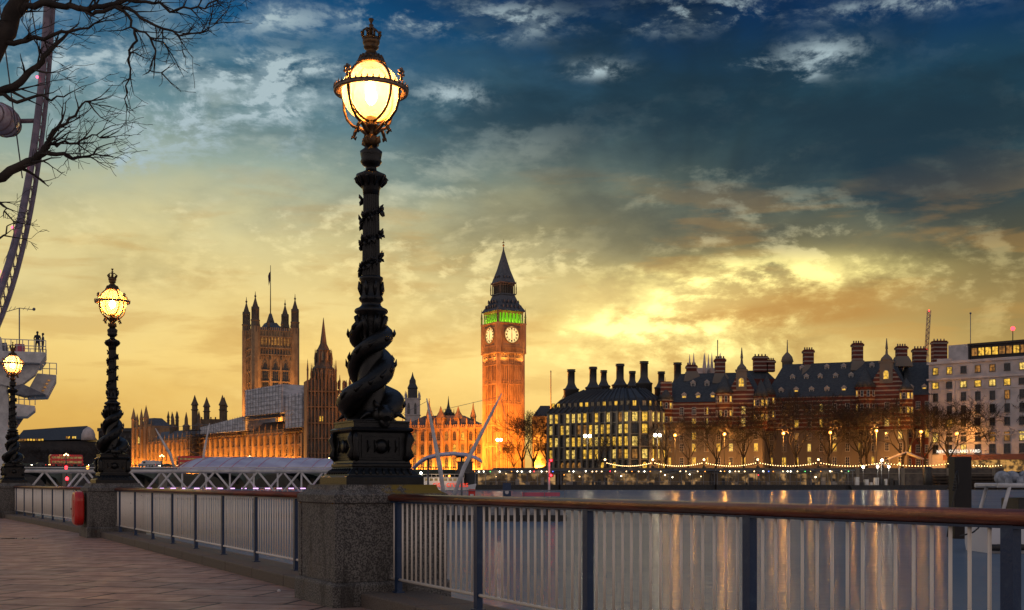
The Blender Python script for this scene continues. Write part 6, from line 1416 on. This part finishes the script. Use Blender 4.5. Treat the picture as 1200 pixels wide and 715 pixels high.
# excursion boat far across
def tour_boat():
    Y = 362.0; x0 = at(470, 0, Y).x; t_ = thing('tour_boat', 'white tour boat with red lettering, behind the foot of the leaning masts', 'boat', (x0, Y, WZ)); L_ = at(558, 0, Y).x - x0
    MB().loft([[(0, .6, -.4), (0, 4.4, -.4), (-.6, 5, 1.6), (-.6, 0, 1.6)], [(L_ * .85, .6, -.4), (L_ * .85, 4.4, -.4), (L_ * .88, 5, 1.6), (L_ * .88, 0, 1.6)], [(L_ - .6, 2.3, -.4), (L_ - .6, 2.7, -.4), (L_, 2.7, 2.1), (L_, 2.3, 2.1)]]).build('hull', M['van'], t_, bevel=.1)
    MB().box(1, L_ * .83, .5, 4.5, 1.6, 4.0).build('saloon', M['van'], t_, bevel=.1)
    for i in range(12): x = 1.5 + i * (L_ * .8 - 1) / 12; MB().box(x, x + .95, .44, .52, 2.95, 3.7).build('window', M['buswin'], t_)
    r = MB().box(.6, L_ * .84, .3, .36, 4.9, 5.0).box(.6, L_ * .84, .2, 4.8, 4.0, 4.1)
    for i in range(14): x = .8 + i * (L_ * .8) / 13; r.box(x, x + .07, .3, .36, 4.1, 4.95)
    r.build('top_deck_rail', M['steel_white'], t_)
    cu = bpy.data.curves.new('t', 'FONT'); cu.body = 'city cruises'; cu.size = 2.3; cu.extrude = .04; cu.offset = .01; tmp = bpy.data.objects.new('tmp', cu); COL.objects.link(tmp); dg = bpy.context.evaluated_depsgraph_get(); me = bpy.data.meshes.new_from_object(tmp.evaluated_get(dg)); bpy.data.objects.remove(tmp)
    me.name = 'lettering'; me.materials.clear(); me.materials.append(M['orange_sign']); o = link('lettering', me, t_, (L_ * .42, -.12, 1.15)); o.rotation_euler = (R(90), 0, 0); xs = [v.co.x for v in me.vertices]; k = (L_ * .47) / (max(xs) - min(xs)); o.scale = (k, k, 1)
    for i, x in enumerate((3.5, 6.0, 12.6, 14.6)): MB().ball((x, .2, 5.3 if i < 2 else 4.4), .36, 8, 6).build('deck_lamp', M['bulbw' if i < 2 else 'sodium'], t_)
    ptlight((x0 + L_ * .5, Y - 4, 5.0), 900, (1, .7, .4))
tour_boat()

# ------------------------------------------------------------------ mooring pile and moored work boat at the right
Y = 54.7; v = at(1125, 631, Y); t_ = thing('mooring_pile', 'tall square black mooring pile standing in the river at right', 'mooring pile', (v.x, Y, WZ))
MB().sqlathe([(.39, -3), (.39, 3.70), (.37, 3.74)]).build('pile', M['pile'] if 'pile' in M else mat('tarred_steel_pile', (.006, .0035, .003), .6, 0, (.013, .007, .005), 1.2, vs=(1, 1, .3)), t_, bevel=.03)
r_ = MB(); r_.tube([(-.30, -.50, 3.1), (-.42, -.55, 2.9), (-.38, -.55, 2.3), (-.50, -.58, 1.9), (-.66, -.6, 1.0), (-.80, -.6, .1)], .035, 6); r_.tube([(-.30, -.50, 3.1), (-.25, -.52, 2.6), (-.40, -.54, 2.2)], .03, 6)
for i in range(5): r_.ball((-.42 - .02 * i, -.55, 2.75 - i * .13), .06, 6, 4)
r_.build('mooring_rope', M['dark'], t_)
def work_boat():
    Y = 43.0; v = at(1163, 0, Y); t_ = thing('work_boat', 'moored white work boat with bagged gear on its gantry, cut by right edge', 'boat', (v.x, Y, WZ)); 
    rings = []
    for s, w, k in ((0, 1.25, 0), (1.5, 1.4, 0), (5, 1.35, .0), (7, .9, .15), (8.4, .12, .35)):
        rings.append([(s, 1.4 - w * .8, -.25), (s, 1.4 + w * .8, -.25), (s, 1.4 + w, .25), (s, 1.4 + w, 1.05 + k), (s, 1.4 - w, 1.05 + k), (s, 1.4 - w, .25)])
    MB().loft(rings).build('hull', M['van'], t_, bevel=.03)
    MB().tube([(-.05, .0, .22), (7, .40, .30)], .12, 8).build('fender', M['dark'], t_)
    g_ = MB()
    zg = 1.26 - WZ; x0 = at(1173, 0, Y).x - v.x
    g_.tube([(x0, .3, zg), (x0 + 3.4, .3, zg)], .085, 8); g_.tube([(x0, 2.4, zg), (x0 + 3.4, 2.4, zg)], .085, 8)
    for yy in (.3, 2.4): g_.tube([(x0 + .45, yy, zg), (x0 + .05, yy, 1.0)], .07, 8); g_.tube([(x0 + 2.8, yy, zg), (x0 + 3.1, yy, 1.0)], .07, 8)
    g_.box(x0, x0 + 3.4, .35, 2.35, zg - .03, zg + .04)
    g_.build('gantry', M['steel_white'], t_)
    for i in range(4):
        x = x0 + .35 + i * .42; b_ = MB(); b_.ball((x + .1, 1.0 + .15 * (i % 2), zg + .27), .27, 12, 8, sc=(.85, 1.9, 1.0)); b_.tube([(x + .1, .45, zg + .30), (x + .1, .40, zg + .1), (x + .12, .5, zg + .04)], [.12, .14, .08], 8); b_.build('gear_bag', M['bag'], t_)
    MB().box(1.2, 3.0, .6, 2.2, 1.1, 2.0).build('console', M['dark'], t_, bevel=.05)
    MB().tube([(-.1, 1.0, .9), (-.5, .5, .75), (-1.1, .2, .62)], .03, 6).build('mooring_line', M['dark'], t_)
M['bag'] = mat('grey_canvas_bag', (.38, .40, .44), .8, 0, (.16, .17, .19), 3)
work_boat()

# ------------------------------------------------------------------ observation wheel and its boarding platform, far left
def wheel():
    t_ = thing('observation_wheel', 'curving white lattice rim of a giant observation wheel at the left edge', 'observation wheel', (-28.96, 54.6, 0)); d = Vector((-.2375, .971, 0)); m_ = Vector((.971, .2375, 0))
    def P(phi, r, off): return d * (r * math.sin(phi)) + Vector((0, 0, 65 - r * math.cos(phi))) + m_ * off
    ph = [R(22 + i * 1.6) for i in range(52)]
    for r, off, rad in ((60, -.32, .20), (60, .32, .20), (58.9, 0, .30)): MB().tube([P(a, r, off) for a in ph], rad, 8).build('rim_tube', M['wheel_white'], t_)
    l_ = MB()
    for i in range(0, 51):
        a, b = ph[i], ph[i + 1]; l_.tube([P(a, 60, -.32), P(b, 58.9, 0)], .05, 4); l_.tube([P(a, 60, .32), P(b, 58.9, 0)], .05, 4); l_.tube([P(a, 60, -.32), P(a, 60, .32)], .05, 4)
    l_.build('rim_lattice', M['wheel_white'], t_)
    for dg in (30, 46, 62, 76, 90): 
        c_ = MB(); c_.tube([P(R(dg), 57, 0), P(R(dg), 20, 0)], .05, 4); c_.build('spoke_cable', M['steel_grey'], t_)
    for dg in (34, 41, 50, 61, 72): MB().ball(tuple(P(R(dg), 58.4, -.3)), .13, 8, 6).build('rim_light', M['pinkred'], t_)
    a = R(57.5); c = P(a, 60.2, -3.1); k = MB(); k.ball((0, 0, 0), 1.3, 18, 12, sc=(1.0, 1.9, 1.0)); k.xf(Matrix.Translation(c)); cp_ = k.build('capsule', M['capsule'], t_)
    rb = MB()
    for y in (-1.8, -.9, 0, .9, 1.8): rr_ = 1.32 * math.sqrt(max(.05, 1 - (y / 2.5) ** 2)); rb.tube([c + Vector((rr_ * math.cos(q), y, rr_ * math.sin(q))) for q in [j * math.pi / 10 for j in range(21)]], .06, 5)
    rb.build('capsule_frame', M['wheel_white'], cp_); MB().tube([c + m_ * 1.5, P(a, 60, 0)], .2, 6).build('capsule_mount', M['wheel_white'], t_)
M['wheel_white'] = mat('wheel_rim_paint', (.22, .15, .16), .4, 0, (.13, .09, .10), 1); M['pinkred'] = emit('pink_rim_light', (1, .12, .22), 3.0, light=False)
M['capsule'] = mat('capsule_glass', (.34, .22, .24), .15, 0, (.50, .42, .44), 1)
wheel()
def platform():
    Y = 95.0; t_ = thing('boarding_platform', 'tiered white steel boarding platform with railings at the left edge', 'platform', (at(0, 0, Y).x, Y, 0), R(21)); ox = at(0, 0, Y).x; RZ = Matrix.Rotation(R(21), 4, 'Z'); PW = lambda x, y: (Vector((at(0, 0, 95.0).x, 95.0, 0)) + RZ @ Vector((x, y, 0)))
    global plat_at; plat_at = PW
    def poly(name, pts, y0, y1, m='steel_white'):
        q = [(at(px, py, Y).x - ox, at(px, py, Y).z) for px, py in pts]; MB().loft([[(x, y0, z) for x, z in q], [(x, y1, z) for x, z in q]]).build(name, M[m], t_, bevel=.04)
    poly('upper_deck', [(-60, 411), (50, 411), (50, 415), (44, 424), (-60, 424)], 0, 7)
    poly('upper_bracket', [(-40, 424.2), (43.5, 424.2), (38, 436), (24, 448), (12, 452), (-40, 440)], 1.2, 3.2)
    poly('lower_deck', [(40, 432), (62, 433.5), (62, 438), (52, 459), (28, 460.5), (30, 452)], 3.3, 8.5)
    poly('soffit_frame', [(24, 448.5), (50, 460.6), (26, 463), (6, 457)], .4, 3.0, 'steel_grey')
    poly('small_landing', [(10, 471), (38, 474), (38, 479), (29, 487), (10, 487)], 1.0, 4.5)
    for i in range(5): poly('soffit_light', [(46 + i * 2.2 - 3, 458 - i * 4.2), (49 + i * 2.2 - 3, 458 - i * 4.2), (49 + i * 2.2 - 3, 456.8 - i * 4.2), (46 + i * 2.2 - 3, 456.8 - i * 4.2)], 3.0, 3.28, 'lit3')
    poly('column', [(-12, 392), (0, 392), (9, 470), (6, 580), (-12, 580)], 1.5, 4.5)
    poly('diagonal_leg', [(-2, 480), (6, 474), (32, 470), (31, 475), (6, 515), (-2, 520)], 4.6, 5.4, 'steel_grey')
    def rail(px0, px1, py, h, y):
        m = MB(); a, b = at(px0, py, Y), at(px1, py, Y); n = max(2, int((px1 - px0) / 6))
        for k in (.5, 1.0): m.tube([(a.x - ox, y, a.z + h * k), (b.x - ox, y, b.z + h * k)], .035, 5)
        for i in range(n + 1): x = a.x - ox + (b.x - a.x) * i / n; m.tube([(x, y, a.z), (x, y, a.z + h)], .035, 5)
        m.build('railing', M['steel_white'], t_)
    rail(-20, 50, 411, .95, .1); rail(-20, 50, 411, .95, 6.9); rail(46, 62, 433, .95, 3.4); rail(14, 38, 473, .9, 1.1)
    m = MB(); a, b, c = at(50, 411, Y), at(62, 434, Y), at(47, 424, Y); poly('gate_box', [(15, 399), (26, 399), (26, 411), (15, 411)], 2, 4, 'canopy_red'); poly('winch', [(-6, 399), (6, 397), (7, 411), (-6, 411)], 2.5, 5, 'steel_grey')
    an = thing('aerial_mast', 'thin aerial with branching top above the boarding platform', 'aerial', (PW(1.35, 3).x, PW(1.35, 3).y, at(0, 411, Y).z)); h = at(0, 354, Y).z - at(0, 411, Y).z
    MB().tube([(0, 0, 0), (0, 0, h)], .05, 6).build('mast', M['steel_grey'], an); m = MB(); m.tube([(-1.2, 0, h - .35), (0, 0, h), (1.2, 0, h - .15)], .03, 5)
    for x in (-1.1, -.75, -.4, .4, .75): m.tube([(x, -.25, h - abs(x) * .22 - .1), (x, .25, h + .15)], .02, 4)
    m.ball((1.2, 0, h - .1), .14, 6, 4); m.build('aerial', M['steel_grey'], an)
platform()
def person(loc, rz, label, coat, pose=0):
    """small standing figure: one skinned body, hair as a child"""
    J = {'pel': (0, 0, .95), 'wst': (0, 0, 1.12), 'chs': (0, .02, 1.36), 'nck': (0, 0, 1.50), 'hd0': (0, -.01, 1.58), 'hd1': (0, -.02, 1.72), 'lh': (.10, 0, .90), 'lk': (.11, -.03, .50), 'la': (.11, .02, .09), 'lt': (.12, -.14, .04), 'rh': (-.10, 0, .90), 'rk': (-.12, -.01, .50), 'ra': (-.13, .04, .09), 'rt': (-.14, -.12, .04),
         'ls': (.19, .01, 1.42), 'le': (.25, -.05, 1.15), 'lw': (.16, -.27, 1.10), 'lf': (.12, -.34, 1.10), 'rs': (-.19, .01, 1.42), 're': (-.26, -.04, 1.15), 'rw': (-.18, -.26, 1.08), 'rf': (-.14, -.33, 1.08)}
    Rr = dict(pel=.15, wst=.13, chs=.16, nck=.055, hd0=.08, hd1=.085, lh=.10, lk=.065, la=.045, lt=.035, rh=.10, rk=.065, ra=.045, rt=.035, ls=.075, le=.052, lw=.032, lf=.036, rs=.075, re=.052, rw=.032, rf=.036)
    E = [('pel', 'wst'), ('wst', 'chs'), ('chs', 'nck'), ('nck', 'hd0'), ('hd0', 'hd1'), ('pel', 'lh'), ('lh', 'lk'), ('lk', 'la'), ('la', 'lt'), ('pel', 'rh'), ('rh', 'rk'), ('rk', 'ra'), ('ra', 'rt'), ('chs', 'ls'), ('ls', 'le'), ('le', 'lw'), ('lw', 'lf'), ('chs', 'rs'), ('rs', 're'), ('re', 'rw'), ('rw', 'rf')]
    names = list(J); me = bpy.data.meshes.new('person'); me.from_pydata([J[n] for n in names], [(names.index(a), names.index(b)) for a, b in E], []); o = link('person', me, None, loc, rz)
    sk = o.modifiers.new('skin', 'SKIN'); sv = me.skin_vertices[0] if me.skin_vertices else None
    if sv is None:
        bpy.context.view_layer.objects.active = o; dat = o.data.attributes
    for i, n in enumerate(names):
        me.skin_vertices[0].data[i].radius = (Rr[n], Rr[n] * .85)
    me.skin_vertices[0].data[0].use_root = True; o.modifiers.new('smooth', 'SUBSURF').levels = 1; me.materials.append(coat); tag(o, label, 'person')
    h = MB().ball((0, .015, 1.70), .105, 10, 8, sc=(.95, 1.0, 1.05)); h.build('hair', M['dark'], o); return o
M['coat'] = mat('dark_winter_coat', (.03, .03, .04), .9); M['coat2'] = mat('grey_winter_coat', (.10, .10, .12), .9)
z = at(0, 411, 95).z + .01
a = plat_at(2.75, 1.2); b = plat_at(3.15, 2.2)
person((a.x, a.y, z), R(20), 'person in dark coat leaning on the upper railing of the white platform', M['coat'])
person((b.x, b.y, z), R(-60), 'person in grey coat beside another at corner of the white platform', M['coat2'])

# ------------------------------------------------------------------ near bare tree reaching in at the top left
def near_tree():
    Y = 9.0; rr = random.Random(12); base = Vector((-8.2, 10.2, 0)); t_ = thing('bare_tree', 'bare dark tree whose twigs reach in at the top left corner', 'tree', base); tr = MB(); cr = MB()
    def Q(px, py, y=Y): return at(px, py, y) - base
    tr.tube([(0, 0, -.1), (.05, 0, .8), (.15, -.1, 2.2), (.35, -.3, 3.3), (.8, -.5, 4.1)], [.34, .27, .23, .20, .17], 12); tr.build('trunk', M['bark'], t_)
    top = Vector((.8, -.5, 4.1))
    def twig(p, d, L_, r, dep):
        n = 4; pts = [p]; q = Vector(p); dd = Vector(d).normalized(); rad = [r]
        for i in range(n):
            dd = (dd + Vector((rr.gauss(0, 1), rr.gauss(0, 1), rr.gauss(0, 1))) * .13 + Vector((.02, 0, .03))).normalized(); q = q + dd * L_ / n; pts.append(q.copy()); rad.append(max(r * (1 - .8 * (i + 1) / n), .0018))
        cr.tube(pts, rad, 4, cap=False)
        if dep > 0:
            for k in range(1, n + 1):
                if rr.random() < .55:
                    sd = Vector((rr.gauss(0, 1), rr.gauss(0, .8), rr.gauss(0, 1))); sd -= sd.dot(dd) * dd; sd.normalize(); twig(pts[k], (dd * .9 + sd * rr.uniform(.45, .95)), L_ * rr.uniform(.45, .72), rad[k] * .75, dep - 1)
    def limb(path, r0, r1, dep=2, dens=1.0, tl=.42, start=None, y0=Y, dy=0.0):
        pts = [Q(px, py, y0 + dy * i / len(path)) for i, (px, py) in enumerate(path)]
        if start is not None: pts = [start, start.lerp(pts[0], .5) + Vector((0, 0, .08))] + pts
        # resample with some wander
        out = []; n = len(pts)
        for i in range(n - 1):
            for k in range(3): t__ = k / 3; a = pts[i].lerp(pts[i + 1], t__); out.append(a + (Vector((rr.gauss(0, 1), rr.gauss(0, 1), rr.gauss(0, 1))) * .012 if k else Vector((0, 0, 0))))
        out.append(pts[-1]); N = len(out); rad = [r0 + (r1 - r0) * (i / (N - 1)) ** .8 for i in range(N)]
        cr.tube(out, rad, 8, cap=False)
        for i in range(3 if start is None else 5, N):
            p = out[i]; d = (out[i] - out[i - 1]).normalized()
            for _ in range(2):
                if rr.random() < .42 * dens: sd = Vector((rr.gauss(0, 1), rr.gauss(0, .7), rr.gauss(0, 1))); sd -= sd.dot(d) * d; sd.normalize(); twig(p, d * .8 + sd * rr.uniform(.5, 1.0), tl * rr.uniform(.5, 1.15), max(rad[i] * .42, .006), dep)
        twig(out[-1], out[-1] - out[-2], tl, r1, dep)
    limb([(-60, 130), (-25, 85), (0, 45), (14, 15), (28, -12), (60, -60)], .10, .06, 1, .3, start=top)
    limb([(-70, 240), (-20, 214), (12, 200), (32, 190), (50, 180), (56, 168)], .055, .026, 2, .8, .33, start=top + Vector((-.2, 0, -.3)))
    limb([(50, 180), (66, 181), (86, 186), (104, 183), (118, 172)], .022, .005, 2, 1.0, .30)
    limb([(54, 172), (60, 158), (78, 145), (92, 128), (104, 120)], .020, .005, 2, 1.0, .28)
    limb([(56, 168), (70, 168), (90, 168), (108, 158), (122, 158)], .014, .004, 2, .9, .26)
    limb([(-70, 150), (-20, 116), (8, 104), (28, 92), (44, 78), (56, 62)], .048, .020, 2, .7, .34, start=top)
    limb([(-50, 60), (-10, 36), (16, 16), (40, 8), (66, 6), (92, 10), (120, 8), (150, -2), (175, -12)], .042, .016, 2, .55, .36, start=top + Vector((.1, 0, .1)))
    limb([(92, 10), (112, 14), (134, 8), (150, 18), (158, 34), (176, 44), (196, 56)], .020, .005, 2, .8, .26)
    limb([(158, 34), (156, 52), (150, 72), (152, 92), (146, 116), (148, 132)], .012, .003, 1, .9, .18)
    limb([(134, 8), (158, 14), (182, 30), (210, 42), (236, 38), (252, 28)], .015, .004, 2, 1.0, .26)
    limb([(150, 0), (180, 4), (206, 12), (232, 8), (250, 2), (262, -6)], .014, .004, 2, .9, .26)
    limb([(176, 44), (182, 64), (176, 82), (190, 90)], .009, .003, 1, .9, .18)
    limb([(-40, 20), (10, 50), (30, 48), (60, 42), (86, 36), (110, 28)], .03, .007, 2, .6, .3)
    limb([(0, 110), (20, 120), (44, 112), (60, 118), (80, 110)], .018, .005, 2, .6, .26)
    limb([(-30, 250), (-6, 236), (8, 244), (16, 262)], .018, .004, 2, .8, .2); limb([(-30, 300), (-10, 288), (4, 276), (10, 264)], .016, .004, 2, .7, .2)
    cr.build('crown', M['bark'], t_)
near_tree()
